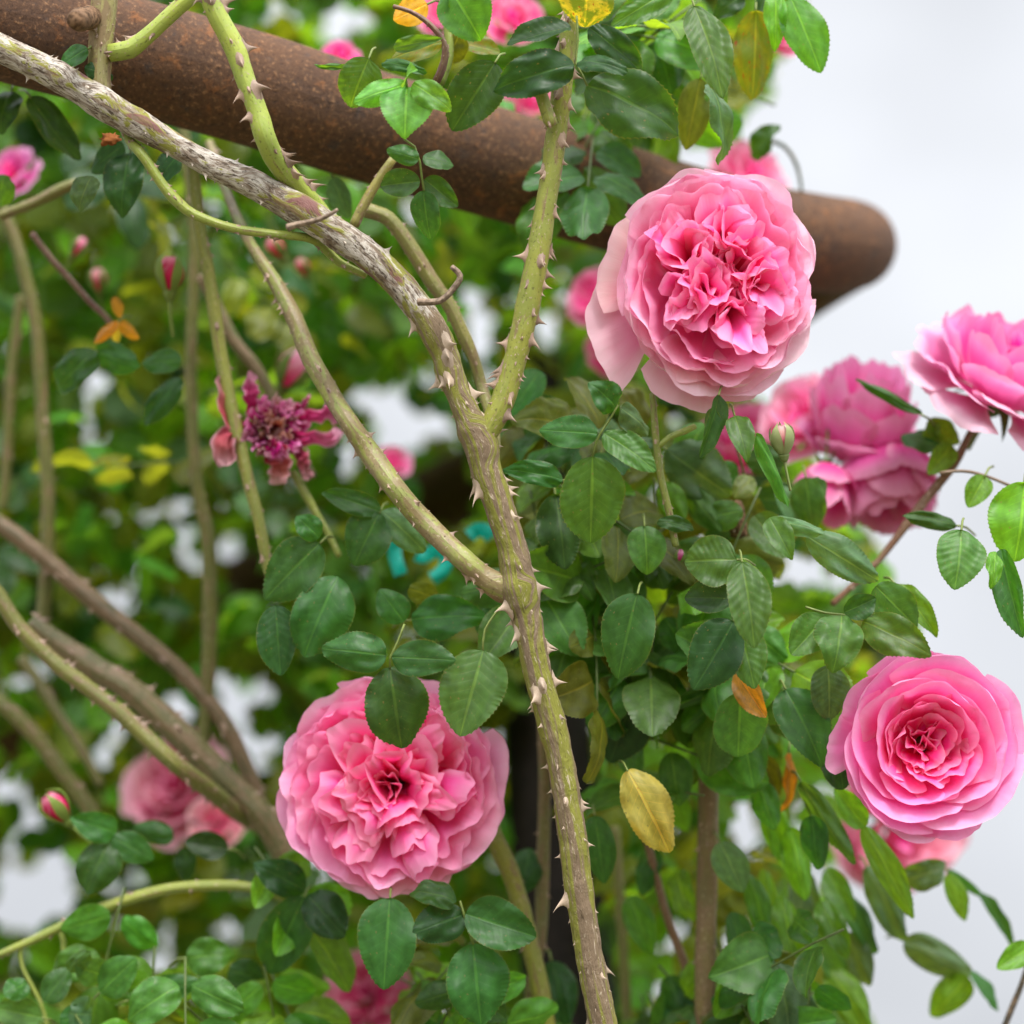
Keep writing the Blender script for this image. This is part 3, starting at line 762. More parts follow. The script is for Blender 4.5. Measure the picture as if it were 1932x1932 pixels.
leaf("blurred yellow green leaves behind the trunk's right side", 1.1, 'olive', [(1167, 1042, 1163, 1140, 100, 'bright'), (1150, 1185, 1034, 1096, 104, 'olive'), (1110, 1090, 1060, 1050, 60, 'deep')])
leaf("long glossy dark leaf pointing down beside the trunk", 1.0, 'deep', [(1203, 1120, 1166, 1282, 98, 'deep', T(tilt=-12))])
leaf("pale grey green blurred leaves behind the five leaflet leaf", 1.09, 'grey', [(1180, 850, 1040, 800, 90, 'grey'), (1060, 760, 990, 820, 80, 'deep'), (1120, 930, 1090, 830, 80, 'mid'), (1020, 700, 960, 790, 70, 'deep')])
leaf("ribbed round leaf right of the bright end leaflet", 0.995, 'mid', [(1390, 1056, 1291, 1060, 94, 'mid', T(rib=True, tilt=4)), (1385, 1130, 1292, 1128, 62, 'dark')])
leaf("oval ribbed mid green leaf hanging below the ribbed round leaf", 0.985, 'mid', [(1400, 1060, 1424, 1224, 78, 'mid', T(rib=True, tilt=0)), (1398, 1058, 1440, 1085, 14, 'bright', T(tilt=35))])
leaf("broad dark leaf with a pale rim below the ribbed round leaf", 1.0, 'dark', [(1384, 1172, 1308, 1302, 98, 'dark', T(tilt=6))])
leaf("curled grey green leaf under the oval ribbed leaf", 1.0, 'grey', [(1392, 1176, 1424, 1300, 72, 'mid', T(rib=True))])
leaf("leaf of five grey green leaflets spread above the right hand rose", 1.0, 'mid',
     [(1588, 1160, 1571, 1270, 88, 'mid', T(tilt=0)), (1555, 1165, 1492, 1236, 72, 'mid', T(tilt=5)), (1627, 1172, 1758, 1238, 74, 'mid', T(tilt=-5)), (1592, 1155, 1652, 1128, 44, 'deep'), (1651, 1105, 1730, 1186, 72, 'mid', T(tilt=-8))], [(1520, 1145), (1556, 1156), (1590, 1160), (1628, 1170)])
leaf("long pale grey green leaf pointing right above the five grey green leaflets", 0.995, 'grey', [(1522, 1011, 1657, 1096, 66, 'grey', T(tilt=-14)), (1452, 976, 1495, 1056, 48, 'mid'), (1459, 984, 1556, 1006, 34, 'grey')])
leaf("backlit green leaf edge right of the five grey green leaflets", 1.03, 'bright', [(1690, 1104, 1769, 1202, 46, 'bright')])
leaf("rippled blue green leaf against the sky at right", 1.0, 'mid', [(1814, 1000, 1801, 1113, 90, 'mid', T(rib=True, tilt=0)), (1875, 1040, 1869, 1112, 30, 'bright'), (1889, 1036, 1931, 1204, 44, 'deep', T(tilt=-35))])
leaf("small dark green leaf on the sky left of the rippled leaf", 1.05, 'deep', [(1806, 992, 1702, 974, 32, 'deep')])
leaf("large bright backlit leaf cut by the right edge", 1.02, 'bright', [(1932, 912, 1914, 1060, 108, 'bright', T(tilt=0))])
leaf("small backlit green leaf hanging from the dark tendril", 1.05, 'bright', [(1858, 898, 1826, 958, 46, 'bright', T(tilt=0))])
leaf("dark round leaflets with lit ones behind under the half hidden rose", 1.1, 'dark', [(1772, 845, 1700, 822, 56, 'dark'), (1748, 796, 1812, 836, 46, 'bright'), (1795, 838, 1750, 896, 44, 'bright'), (1770, 800, 1745, 840, 30, 'bright')])
leaf("thin dark leaf seen edge on before the blurred pink roses", 1.08, 'deep', [(1738, 782, 1614, 715, 22, 'deep')])
leaf("folded narrow leaf hanging under the large rose", 0.995, 'deep', [(1356, 745, 1320, 864, 36, 'deep', T(tilt=38))])
leaf("small grey green leaf right of the folded narrow leaf under the large rose", 1.0, 'mid', [(1386, 784, 1410, 872, 48, 'mid', T(tilt=0)), (1342, 770, 1350, 828, 30, 'grey')])
leaf("narrow bright green bract curving down beside the pale bud", 0.995, 'fresh', [(1424, 819, 1488, 958, 28, 'fresh', T(tilt=20))])
leaf("large blurred grey green leaves left of the broken stub", 1.07, 'grey', [(1258, 848, 1380, 935, 96, 'grey'), (1298, 925, 1363, 1002, 50, 'mid'), (1330, 800, 1290, 900, 70, 'mid'), (1250, 910, 1290, 990, 50, 'bright')])
leaf("blurred green leaves hanging right of the broken stub", 1.08, 'mid', [(1520, 900, 1535, 1000, 60, 'mid'), (1470, 920, 1510, 1010, 50, 'grey'), (1545, 900, 1540, 960, 40, 'deep'), (1420, 900, 1385, 940, 40, 'olive')])
# around the lower rose
leaf("leaf of three leaflets whose end leaflet overlaps the lower rose", 0.99, 'deep',
     [(736, 1259, 758, 1411, 116, 'deep', T(tilt=0)), (733, 1237, 606, 1224, 74, 'deep', T(tilt=6)), (740, 1240, 860, 1246, 66, 'deep', T(tilt=-6))], [(763, 1178), (750, 1212), (736, 1240), (736, 1259)])
leaf("single broad leaf hanging over the lower rose's upper right rim", 0.995, 'mid', [(912, 1227, 868, 1390, 116, 'mid', T(tilt=0))], [(943, 1146), (915, 1188), (911, 1228)])
leaf("blurred green leaves between the lower rose and the sloping cane", 1.05, 'deep', [(776, 1170, 920, 1165, 82, 'deep', T(tilt=0)), (762, 1174, 716, 1112, 58, 'deep', T(tilt=0)), (905, 1150, 930, 1210, 50, 'deep'), (770, 1110, 830, 1130, 40, 'olive')])
leaf("leaf of dull green leaflets left of the teal tie", 1.05, 'deep', [(716, 968, 668, 1068, 88, 'deep', T(tilt=0)), (720, 964, 802, 1042, 60, 'grey', T(tilt=0)), (718, 966, 606, 930, 46, 'deep', T(tilt=0))])
leaf("leaf with two broad dark leaflets below the withered flower", 1.04, 'deep', [(604, 1025, 499, 1132, 98, 'deep', T(tilt=0)), (638, 1088, 574, 1240, 108, 'deep', T(tilt=0)), (602, 1015, 558, 974, 48, 'deep', T(tilt=0)), (520, 1142, 530, 1275, 74, 'dark', T(tilt=0))])
# left
leaf("dark blurred leaflets under the yellow scrap at left", 1.1, 'deep', [(182, 664, 110, 742, 66, 'deep', T(tilt=0)), (182, 662, 264, 692, 52, 'deep'), (343, 681, 267, 686, 48, 'deep', T(tilt=0)), (341, 715, 274, 802, 48, 'dark', T(tilt=0))])
leaf("two blurred dark oval leaves below the grey cane at upper left", 1.06, 'dark', [(246, 288, 230, 412, 76, 'dark', T(tilt=0)), (235, 274, 172, 326, 54, 'dark')])
leaf("narrow dark leaf hanging left of the two oval leaves", 1.06, 'dark', [(58, 184, 152, 302, 52, 'dark')])
leaf("glossy dark leaf cut by the left edge under the pipe", 1.07, 'dark', [(22, 172, 2, 254, 70, 'dark'), (10, 330, 0, 390, 50, 'fresh')])
leaf("dark leaf tucked behind the grey cane at its thick node", 1.03, 'dark', [(342, 288, 300, 352, 54, 'dark'), (175, 332, 150, 400, 52, 'grey')])
leaf("small dark leaf between the pipe and the purple tinged cane", 1.005, 'dark', [(166, 92, 108, 132, 44, 'deep'), (160, 128, 212, 150, 40, 'dark')])
leaf("withered yellow leaf scrap above the sky gaps at left", 1.1, 'orange', [(222, 608, 178, 648, 22, 'orange'), (225, 608, 262, 640, 24, 'orange'), (222, 604, 220, 650, 18, 'tan'), (214, 560, 228, 600, 20, 'brown')])
# bottom left
leaf("leaf of dark leaflets beside the small bud at lower left", 1.1, 'deep', [(207, 1588, 163, 1686, 80, 'deep', T(tilt=0)), (221, 1571, 132, 1544, 56, 'deep', T(tilt=0)), (212, 1580, 290, 1622, 56, 'deep', T(tilt=0))])
leaf("blurred dark leaflets above the arching twig at lower left", 1.12, 'dark', [(430, 1602, 348, 1588, 50, 'dark', T(tilt=0)), (350, 1598, 350, 1664, 42, 'dark', T(tilt=0)), (330, 1580, 250, 1560, 40, 'deep')])
leaf("two broad dark leaves under the arching twig's right end", 1.08, 'deep', [(574, 1692, 508, 1836, 92, 'deep', T(tilt=0)), (580, 1688, 652, 1768, 78, 'dark', T(tilt=0)), (576, 1680, 478, 1628, 66, 'dark', T(tilt=0))])
leaf("rounded leaf right of the sky gaps in the bottom left corner", 1.1, 'deep', [(351, 1808, 443, 1800, 70, 'mid', T(tilt=0)), (430, 1830, 500, 1850, 60, 'dark')])
leaf("leaf of several small leaflets in the bottom left corner", 1.07, 'mid', [(190, 1872, 258, 1808, 68, 'mid', T(tilt=0)), (205, 1840, 142, 1822, 54, 'mid'), (84, 1890, 132, 1826, 52, 'deep', T(tilt=0)), (130, 1828, 172, 1796, 34, 'mid'), (130, 1912, 175, 1912, 70, 'grey')])
leaf("leaf cut by the bottom edge in the left corner", 1.07, 'mid', [(80, 1920, -6, 1902, 62, 'mid', T(tilt=0)), (112, 1925, 172, 1920, 54, 'deep'), (50, 1855, 8, 1880, 46, 'deep')])
leaf("long leaf with a brown spot near the bottom edge at left", 1.08, 'deep', [(243, 1888, 380, 1850, 56, 'deep'), (250, 1900, 350, 1930, 60, 'olive')])
# bottom middle
leaf("pointed oval leaf hanging straight down below the lower rose", 1.03, 'deep', [(736, 1694, 724, 1868, 106, 'deep', T(tilt=0))])
leaf("leaf of broad dark leaflets at the bottom edge below the lower rose", 1.03, 'deep', [(892, 1780, 908, 1935, 114, 'deep', T(tilt=0)), (878, 1724, 1012, 1768, 90, 'deep', T(tilt=0)), (874, 1726, 778, 1762, 74, 'dark', T(tilt=0)), (860, 1702, 772, 1686, 50, 'deep')], [(868, 1700), (874, 1722), (886, 1760), (893, 1782)])
leaf("tan yellow leaf hanging at lower right of the trunk", 1.02, 'tan', [(1184, 1454, 1262, 1608, 88, 'tan', T(tilt=0))])
leaf("green leaf hanging between the trunk and the tan yellow leaf", 1.07, 'deep', [(1122, 1538, 1140, 1668, 60, 'deep', T(tilt=0))])
leaf("dark leaf beside the trunk at the bottom edge", 1.12, 'dark', [(1040, 1812, 1070, 1935, 66, 'dark'), (1000, 1600, 985, 1690, 60, 'dark')])
leaf("dark leaf hanging right of the trunk level with the lower rose", 1.06, 'dark', [(1200, 1300, 1150, 1440, 104, 'dark', T(tilt=0))])
# lower right
leaf("green leaf with an orange yellow lobe left of the right hand rose", 1.02, 'mid', [(1396, 1306, 1392, 1428, 98, 'mid', T(tilt=0)), (1390, 1268, 1446, 1354, 44, 'orange')])
leaf("pointed dark leaf between the orange lobed leaf and the right hand rose", 1.03, 'deep', [(1482, 1300, 1552, 1447, 92, 'deep', T(tilt=0)), (1562, 1410, 1590, 1490, 66, 'dark')])
leaf("grey green leaf hanging just above left of the right hand rose", 1.02, 'mid', [(1562, 1255, 1564, 1360, 72, 'grey', T(rib=True, tilt=0))])
leaf("narrow yellow brown leaf hanging down left of the sky gaps", 1.08, 'orange', [(1488, 1420, 1474, 1534, 22, 'orange', T(tilt=30)), (1440, 1425, 1470, 1500, 40, 'olive')])
leaf("long grey green leaf seen edge on below the right hand rose", 1.06, 'mid', [(1510, 1472, 1614, 1632, 40, 'mid', T(tilt=-25)), (1532, 1535, 1545, 1642, 50, 'deep')])
leaf("long bright green leaf slanting down from under the right hand rose", 1.07, 'bright', [(1628, 1558, 1724, 1734, 50, 'bright', T(tilt=0)), (1632, 1560, 1574, 1486, 46, 'bright')])
leaf("glossy blue green broad leaf near the bottom edge at right", 1.06, 'grey', [(1458, 1800, 1338, 1845, 108, 'mid', T(tilt=0)), (1462, 1815, 1488, 1955, 94, 'grey', T(tilt=10))])
leaf("blurred grey leaf with lit edge hanging over the sky at lower right", 1.12, 'grey', [(1636, 1635, 1704, 1775, 60, 'grey'), (1705, 1660, 1786, 1628, 56, 'grey'), (1788, 1648, 1822, 1738, 38, 'bright')])
leaf("curled leaf with a bright underside in the bottom right corner", 1.14, 'mid', [(1703, 1772, 1836, 1840, 60, 'grey', T(tilt=-10)), (1828, 1842, 1756, 1918, 60, 'bright', T(tilt=0)), (1832, 1832, 1884, 1908, 28, 'deep', T(tilt=40))])
leaf("thin arching leaf against the sky at lower right", 1.14, 'deep', [(1786, 1640, 1858, 1695, 18, 'deep'), (1850, 1685, 1908, 1792, 26, 'deep')])
leaf("bright green leaf tip at the right edge near the bottom", 1.08, 'bright', [(1945, 1784, 1880, 1828, 46, 'bright', T(tilt=0))])
leaf("bright green hanging leaves at the bottom edge right of the glossy leaf", 1.13, 'bright', [(1560, 1825, 1642, 1955, 66, 'bright'), (1530, 1760, 1590, 1860, 54, 'mid'), (1440, 1640, 1470, 1800, 40, 'bright'), (1500, 1650, 1520, 1790, 44, 'grey'), (1590, 1690, 1650, 1800, 50, 'deep')])
leaf("grey blurred leaf right of the upright grey brown cane", 1.08, 'grey', [(1358, 1588, 1402, 1684, 64, 'grey', T(tilt=0)), (1432, 1476, 1462, 1566, 50, 'fresh')])

leaf("spray of narrow drooping bright green leaves right of the upright grey brown cane", 1.1, 'bright', [(1440, 1490, 1482, 1640, 50, 'bright', T(tilt=0)), (1412, 1650, 1452, 1790, 46, 'fresh'), (1490, 1560, 1520, 1700, 52, 'bright'), (1472, 1690, 1500, 1840, 54, 'bright', T(tilt=0)), (1380, 1720, 1402, 1830, 50, 'deep'), (1545, 1700, 1600, 1810, 50, 'fresh'), (1520, 1850, 1560, 1965, 58, 'bright')])
leaf("drooping green leaves between the reddish thin cane and the upright grey brown cane", 1.12, 'fresh', [(1255, 1480, 1296, 1570, 50, 'bright', T(tilt=0)), (1190, 1690, 1232, 1800, 54, 'fresh'), (1280, 1640, 1310, 1740, 48, 'bright'), (1262, 1840, 1302, 1945, 60, 'deep'), (1400, 1885, 1444, 1980, 58, 'fresh'), (1235, 1600, 1210, 1690, 44, 'deep')])
leaf("deep green drooping leaves over the sky just below the long edge on leaf", 1.13, 'deep', [(1560, 1640, 1612, 1740, 48, 'mid'), (1600, 1760, 1640, 1860, 50, 'grey'), (1500, 1640, 1540, 1720, 40, 'grey')])

# ------------------------------------------------------------------ roses
def bez(P0, P1, P2, P3, t):
    u = 1 - t
    return (u ** 3 * P0[0] + 3 * u * u * t * P1[0] + 3 * u * t * t * P2[0] + t ** 3 * P3[0],
            u ** 3 * P0[1] + 3 * u * u * t * P1[1] + 3 * u * t * t * P2[1] + t ** 3 * P3[1])
def sheet(name, fn, nu, nv, mat, parent, col, alpha=0.0):
    V, F, U = [], [], []
    for j in range(nv + 1):
        for i in range(nu + 1):
            u = i / nu * 2 - 1; v = j / nv
            V.append(fn(u, v)); U.append((i / nu, v))
    n = nu + 1
    for j in range(nv):
        for i in range(nu):
            F.append((j * n + i, j * n + i + 1, (j + 1) * n + i + 1, (j + 1) * n + i))
    o = mesh_obj(name, V, F, mat, parent, None, U)
    o.color = (*col, alpha)
    return o
def sstep(a, b, x):
    t = max(0.0, min(1.0, (x - a) / (b - a)))
    return t * t * (3 - 2 * t)
def ring_petal(root, rng, th, Rr, wa, zr, rb=0.06, zb=-0.55, bulge=1.0, roll=0.06, ruf=0.04, spiral=0.05, col=(0.9, 0.4, 0.55), alpha=0.0, tip=0.18, nu=26, nv=18, c=(0, 0)):
    sd = rng.random() * 100
    skew = rng.uniform(-.12, .12)
    notch = rng.uniform(0.0, 0.05)
    def fn(u, v):
        L = 1 - tip * abs(u) ** 3.2 + 0.05 * nz3(u * 2.2, sd) + 0.02 * nz3(u * 7, sd, 3) - notch * math.exp(-(u / .12) ** 2) + skew * u * 0.5
        w = v * L
        r, z = bez((rb, zb), (Rr * 0.5, zb + 0.02), (Rr * bulge, zb + (zr - zb) * 0.45), (Rr, zr), w)
        k = sstep(0.72, 1.0, w) ** 1.3
        r += roll * k; z -= roll * 0.75 * k * k
        r *= 1 + spiral * u
        z -= 0.05 * u * u * w
        f = ruf * w * w
        z += f * (1.2 * nz3(u * 2.2 + sd, w * 2, 1) + 0.22 * nz3(u * 6 + sd, w * 3, 2))
        r += f * (1.4 * nz3(u * 1.8 + sd, w * 2.5, 5) + 0.3 * nz3(u * 5.5, sd, 6) * w)
        ang = th + u * wa * (0.30 + 0.70 * sstep(0.0, 0.75, w))
        return (c[0] + r * math.cos(ang), c[1] + r * math.sin(ang), z)
    return sheet("petal", fn, nu, nv, M_PETAL, root, col, alpha)
def inner_petal(root, rng, c, ori, hw, zr, cup, roll, ruf, col, alpha=0.0, zb=-0.5, fold=0.0, nu=18, nv=14, drop=0.10, lean=0.0):
    """small crumpled petal: rim centred at c in plan, rim tangent at angle ori; cup bends it round its own axis"""
    sd = rng.random() * 100
    tx, ty = math.cos(ori), math.sin(ori)
    nx, ny = -ty, tx
    bx, by = c[0] * 0.5 + nx * lean, c[1] * 0.5 + ny * lean
    sk = rng.uniform(-.1, .1)
    ph = rng.uniform(0, 6.28)
    def fn(u, v):
        L = 1 - 0.16 * abs(u) ** 2.6 + 0.09 * nz3(u * 1.8, sd) + 0.015 * nz3(u * 6, sd, 2) + sk * u
        w = v * L
        g = w ** 1.25
        uu = u * hw * (0.35 + 0.65 * sstep(0, 0.7, w))
        off = cup * u * u * hw - fold * abs(u) * hw
        off += ruf * w * (1.5 * nz3(u * 1.9 + sd, w * 1.5) + 0.3 * nz3(u * 5 + sd, w * 2.5, 4)) + 0.35 * ruf * w * w * math.sin(u * 4.5 + ph)
        off += roll * sstep(0.6, 1.0, w) ** 1.5
        x = bx + (c[0] - bx) * g + tx * uu + nx * off
        y = by + (c[1] - by) * g + ty * uu + ny * off
        z = zb + (zr - zb) * (w ** 0.8) - drop * u * u * w - abs(roll) * 0.8 * sstep(0.7, 1, w) ** 2
        z += ruf * 0.6 * w * nz3(u * 3, w * 2, sd)
        return (x, y, z)
    return sheet("petal", fn, nu, nv, M_PETAL, root, col, alpha)
def jit(col, rng, a=0.06):
    k = 1 + rng.uniform(-a, a)
    return (min(.95, col[0] * (1 + (k - 1) * .3)), min(.95, col[1] * (1 + rng.uniform(-a, a) * 2)), min(.95, col[2] * k))
def lerpc(a, b, t):
    return tuple(a[i] + (b[i] - a[i]) * t for i in range(3))
def rose_root(label, x, y, rpx, d, fx, fy, group="rose blooms on the arch", spin=0.0, tall=1.0):
    """fx, fy tilt the flower's face right / up from straight at the camera"""
    z = (-FW + RT * fx + UP * fy).normalized()
    xx = (RT - z * RT.dot(z)).normalized()
    yy = z.cross(xx)
    m = Matrix((xx, yy, z)).transposed().to_4x4() @ Matrix.Rotation(spin, 4, 'Z') @ Matrix.Scale(rpx * PX * d, 4) @ Matrix.Diagonal((1, tall, 1, 1))
    root = empty("rose", (0, 0, 0), label, "rose", group)
    m.translation = P(x, y, d)
    root.matrix_basis = m
    return root
def calyx(root, seed, zb=-0.55, stem=0.9, hip=0.13, col=(0.10, 0.17, 0.03), bend=(0, 0)):
    rng = random.Random(seed)
    o, _, _ = tube("hip", [(Vector((0, 0, zb - 0.26)), 0.05), (Vector((0, 0, zb - 0.16)), hip), (Vector((0, 0, zb - 0.02)), hip * 0.95), (Vector((0, 0, zb + 0.03)), hip * 0.6)], M_SEPAL, 12, 0.03, root, Vector((0, 0, 0)))
    o.color = (*col, 1)
    for k in range(5):
        th = 2 * math.pi * (k + rng.uniform(-.2, .2)) / 5
        def fn(u, v, th=th):
            w = 0.11 * (1 - v) ** 0.7
            r = 0.1 + v * 0.42; z = zb - 0.02 - 0.28 * v * v
            return (r * math.cos(th) - u * w * math.sin(th), r * math.sin(th) + u * w * math.cos(th), z + 0.02 * u * u)
        s = sheet("sepal", fn, 4, 8, M_SEPAL, root, col)
    if stem:
        o, _, _ = tube("flower_stalk", [(Vector((0, 0, zb - 0.2)), 0.045), (Vector((bend[0] * .3, bend[1] * .3, zb - 0.2 - stem * .5)), 0.04), (Vector((bend[0], bend[1], zb - 0.2 - stem)), 0.045)], M_STALK, 8, 0.06, root, Vector((0, 0, 0)))
        o.color = (0.16, 0.2, 0.05, 1)

# large rose, upper right: quartered, pale rims, weathered guard petals
def rose_large():
    rng = random.Random(5)
    r = rose_root("large pink rose with ruffled centre and pale outer petals before the pipe's end", 1363, 522, 179, 1.0, 0.14, 0.10, tall=1.14)
    pale = (0.98, 0.70, 0.79); mid = (0.98, 0.20, 0.51); deep = (0.97, 0.06, 0.36)
    for th, Rr, wa, z in ((168, 1.22, 26, -0.40), (203, 1.40, 23, -0.52), (252, 1.20, 26, -0.45), (278, 1.10, 24, -0.42)):
        ring_petal(r, rng, R(th), Rr, R(wa), z, zb=-0.62, bulge=0.9, roll=0.02, ruf=0.05, col=jit((0.93, 0.66, 0.64), rng), alpha=0.8, tip=0.10)
    n = 7
    for k in range(n):
        ring_petal(r, rng, 2 * math.pi * (k + rng.uniform(-.2, .2)) / n + .2, 1.03 + rng.uniform(-.05, .03), R(40), -0.20 + rng.uniform(-.06, .06), bulge=1.06, roll=0.03, ruf=0.06, col=jit(pale, rng), alpha=0.8, tip=0.10)
    for ring, (n, Rr, z, wa) in enumerate(((8, .96, -.08, 38), (8, .87, .03, 36), (8, .77, .10, 33))):
        for k in range(n):
            ring_petal(r, rng, 2 * math.pi * (k + rng.uniform(-.25, .25)) / n + ring * .5, Rr + rng.uniform(-.04, .04), R(wa), z + rng.uniform(-.05, .05), bulge=1.08, roll=0.07, ruf=0.10, spiral=rng.uniform(.03, .1), col=jit(lerpc(pale, mid, .12 + ring * .3), rng), alpha=0.35, tip=0.14)
    # quartered heart: petals nested face to face round several small axes
    ax = [(math.cos(R(a)) * q, math.sin(R(a)) * q) for a, q in ((80, .50), (150, .55), (215, .56), (285, .54), (350, .52), (30, .30), (190, .22))]
    for i, (ax_, ay_) in enumerate(ax):
        for k in range(8):
            a = math.atan2(ay_, ax_) + (k - 3.5) * .85 + rng.uniform(-.3, .3)
            q = rng.uniform(.08, .26)
            c = (ax_ + q * math.cos(a), ay_ + q * math.sin(a))
            rad = math.hypot(*c)
            if rad > .82: c = (c[0] * .82 / rad, c[1] * .82 / rad); rad = .82
            zz = 0.31 - 0.18 * rad * rad - (0.10 if rad < .2 else 0) + rng.uniform(-.10, .10)
            inner_petal(r, rng, c, a + math.pi / 2 + rng.uniform(-.45, .45), rng.uniform(.17, .30), zz, rng.uniform(.2, 1.0), -rng.uniform(.04, .12), .06, jit(lerpc(deep, mid, .25 + rad), rng, .1), 0.08, fold=rng.choice((0, 0, .3)), drop=rng.uniform(.03, .14), lean=rng.uniform(-.05, .2))
    for k in range(9):
        a = k * 2.4; q = .07 + .02 * k
        c = (q * math.cos(a), q * math.sin(a) - .03)
        inner_petal(r, rng, c, a + math.pi / 2 + rng.uniform(-.8, .8), rng.uniform(.08, .15), .02 + rng.uniform(-.1, .06), rng.uniform(.2, 1.0), -.05, .05, jit(deep, rng, .1), fold=rng.choice((0, .4)), drop=.06)
    calyx(r, 1, -0.62, stem=0.6, bend=(-.2, -.4))
rose_large()

# lower rose: swirled heart in two lobes
def rose_lower():
    rng = random.Random(21)
    r = rose_root("full pink rose at bottom centre partly covered by two hanging leaves", 733, 1488, 200, 1.035, -0.05, 0.02)
    pale = (0.97, 0.50, 0.76); mid = (0.97, 0.18, 0.49); deep = (0.96, 0.05, 0.33)
    n = 8
    for k in range(n):
        th = 2 * math.pi * (k + rng.uniform(-.15, .15)) / n
        ring_petal(r, rng, th, (1.06 + .03 * math.cos(2 * th)) + rng.uniform(-.06, .03), R(34), -0.28 + rng.uniform(-.05, .05), bulge=0.98, roll=0.03, ruf=0.06, col=jit(pale, rng), alpha=0.5, tip=0.14)
    for ring, (n, Rr, z, wa) in enumerate(((9, .95, -.14, 33), (9, .84, -.03, 32), (9, .73, .05, 30))):
        for k in range(n):
            th = 2 * math.pi * (k + rng.uniform(-.25, .25)) / n + ring * .4
            ring_petal(r, rng, th, Rr + rng.uniform(-.05, .05), R(wa), z + rng.uniform(-.05, .05), bulge=1.03, roll=0.07, ruf=0.10, spiral=rng.uniform(.03, .12), col=jit(lerpc(pale, mid, .2 + ring * .35), rng), tip=0.16)
    # two swirled lobes with a third mass below: folds nested one behind the next, running out from the eye
    lobes = [(-.36, .40, 6), (.44, .40, 6), (-.50, -.06, 5), (.52, -.08, 5), (-.28, -.46, 5), (.24, -.48, 5)]
    for i, (ax_, ay_, nn) in enumerate(lobes):
        base = math.atan2(-ay_, -ax_)
        for k in range(nn):
            f = k / (nn - 1)
            c = (ax_ * (1.28 - .82 * f) + rng.uniform(-.04, .04), ay_ * (1.28 - .82 * f) + rng.uniform(-.04, .04))
            ori = base + math.pi / 2 + rng.uniform(-.4, .4)
            rad = math.hypot(*c)
            zz = .13 - .22 * (rad - .38) ** 2 - (.10 if rad < .2 else 0) + rng.uniform(-.05, .05)
            inner_petal(r, rng, c, ori, rng.uniform(.17, .29), zz, rng.choice((-1, 1, 1)) * rng.uniform(.3, .9), rng.uniform(.03, .09), .05, jit(lerpc(deep, mid, rad * 1.3), rng, .1), fold=rng.choice((0, .3)), drop=rng.uniform(.03, .12), lean=-rng.uniform(.0, .12))
    for k in range(10):
        a = k * 1.1; q = .05 + .018 * k
        inner_petal(r, rng, (-.06 + q * math.cos(a), -.04 + q * math.sin(a)), a + math.pi / 2 + rng.uniform(-.3, .3), rng.uniform(.09, .15), .0 + .012 * k + rng.uniform(-.04, .04), rng.uniform(.5, 1.1), -.03, .03, jit(deep, rng, .1), drop=.05)
    calyx(r, 2)
rose_lower()

# right hand rose: open cup with concentric rims
def rose_cup():
    rng = random.Random(33)
    r = rose_root("cupped pink rose with a deep magenta centre at the right edge", 1762, 1408, 168, 1.0, 0.05, 0.06)
    pale = (0.97, 0.34, 0.70); mid = (0.97, 0.16, 0.52); deep = (0.93, 0.06, 0.34)
    for th, Rr, wa in ((100, 1.06, 30), (58, 1.0, 38), (12, 1.10, 36), (178, 1.12, 20), (212, .99, 36), (258, 1.06, 22), (285, 1.08, 24), (328, 1.02, 32), (138, 1.0, 34)):
        ring_petal(r, rng, R(th), Rr, R(wa), -0.24 + rng.uniform(-.05, .05), bulge=0.98, roll=0.03, ruf=0.045, col=jit(pale, rng, .04), alpha=0.12, tip=0.2, nu=32)
    for ring, (n, Rr, z, wa, rl) in enumerate(((5, .89, -.05, 54, .09), (5, .74, .06, 52, .11), (4, .60, .09, 60, .09), (4, .49, .05, 60, .07), (5, .40, -.03, 48, .05), (4, .33, -.10, 54, .03))):
        for k in range(n):
            ring_petal(r, rng, 2 * math.pi * (k + rng.uniform(-.25, .25)) / n + ring * .8, Rr + rng.uniform(-.045, .045), R(wa + rng.uniform(-6, 6)), z + rng.uniform(-.05, .05), bulge=1.14, roll=rl, ruf=0.055, spiral=rng.choice((-1, 1, 1)) * rng.uniform(.05, .13), col=jit(lerpc(lerpc(pale, mid, min(1, ring / 2.5)), deep, max(0, (ring - 2) / 4)), rng, .05), tip=0.22, nu=34, nv=20)
    for k in range(13):
        a = k * 2.4; q = .29 * math.sqrt((k + .5) / 13)
        c = (q * math.cos(a) + .03, q * math.sin(a) - .03)
        inner_petal(r, rng, c, a + math.pi / 2 + rng.uniform(-1.2, 1.2), rng.uniform(.13, .24), -.26 + .3 * q + rng.uniform(-.08, .06), rng.uniform(-.3, .9), -rng.uniform(.01, .06), .05, jit(deep, rng, .1), fold=rng.choice((0, .5, .8)), drop=.05, zb=-.6)
    calyx(r, 3)
rose_cup()

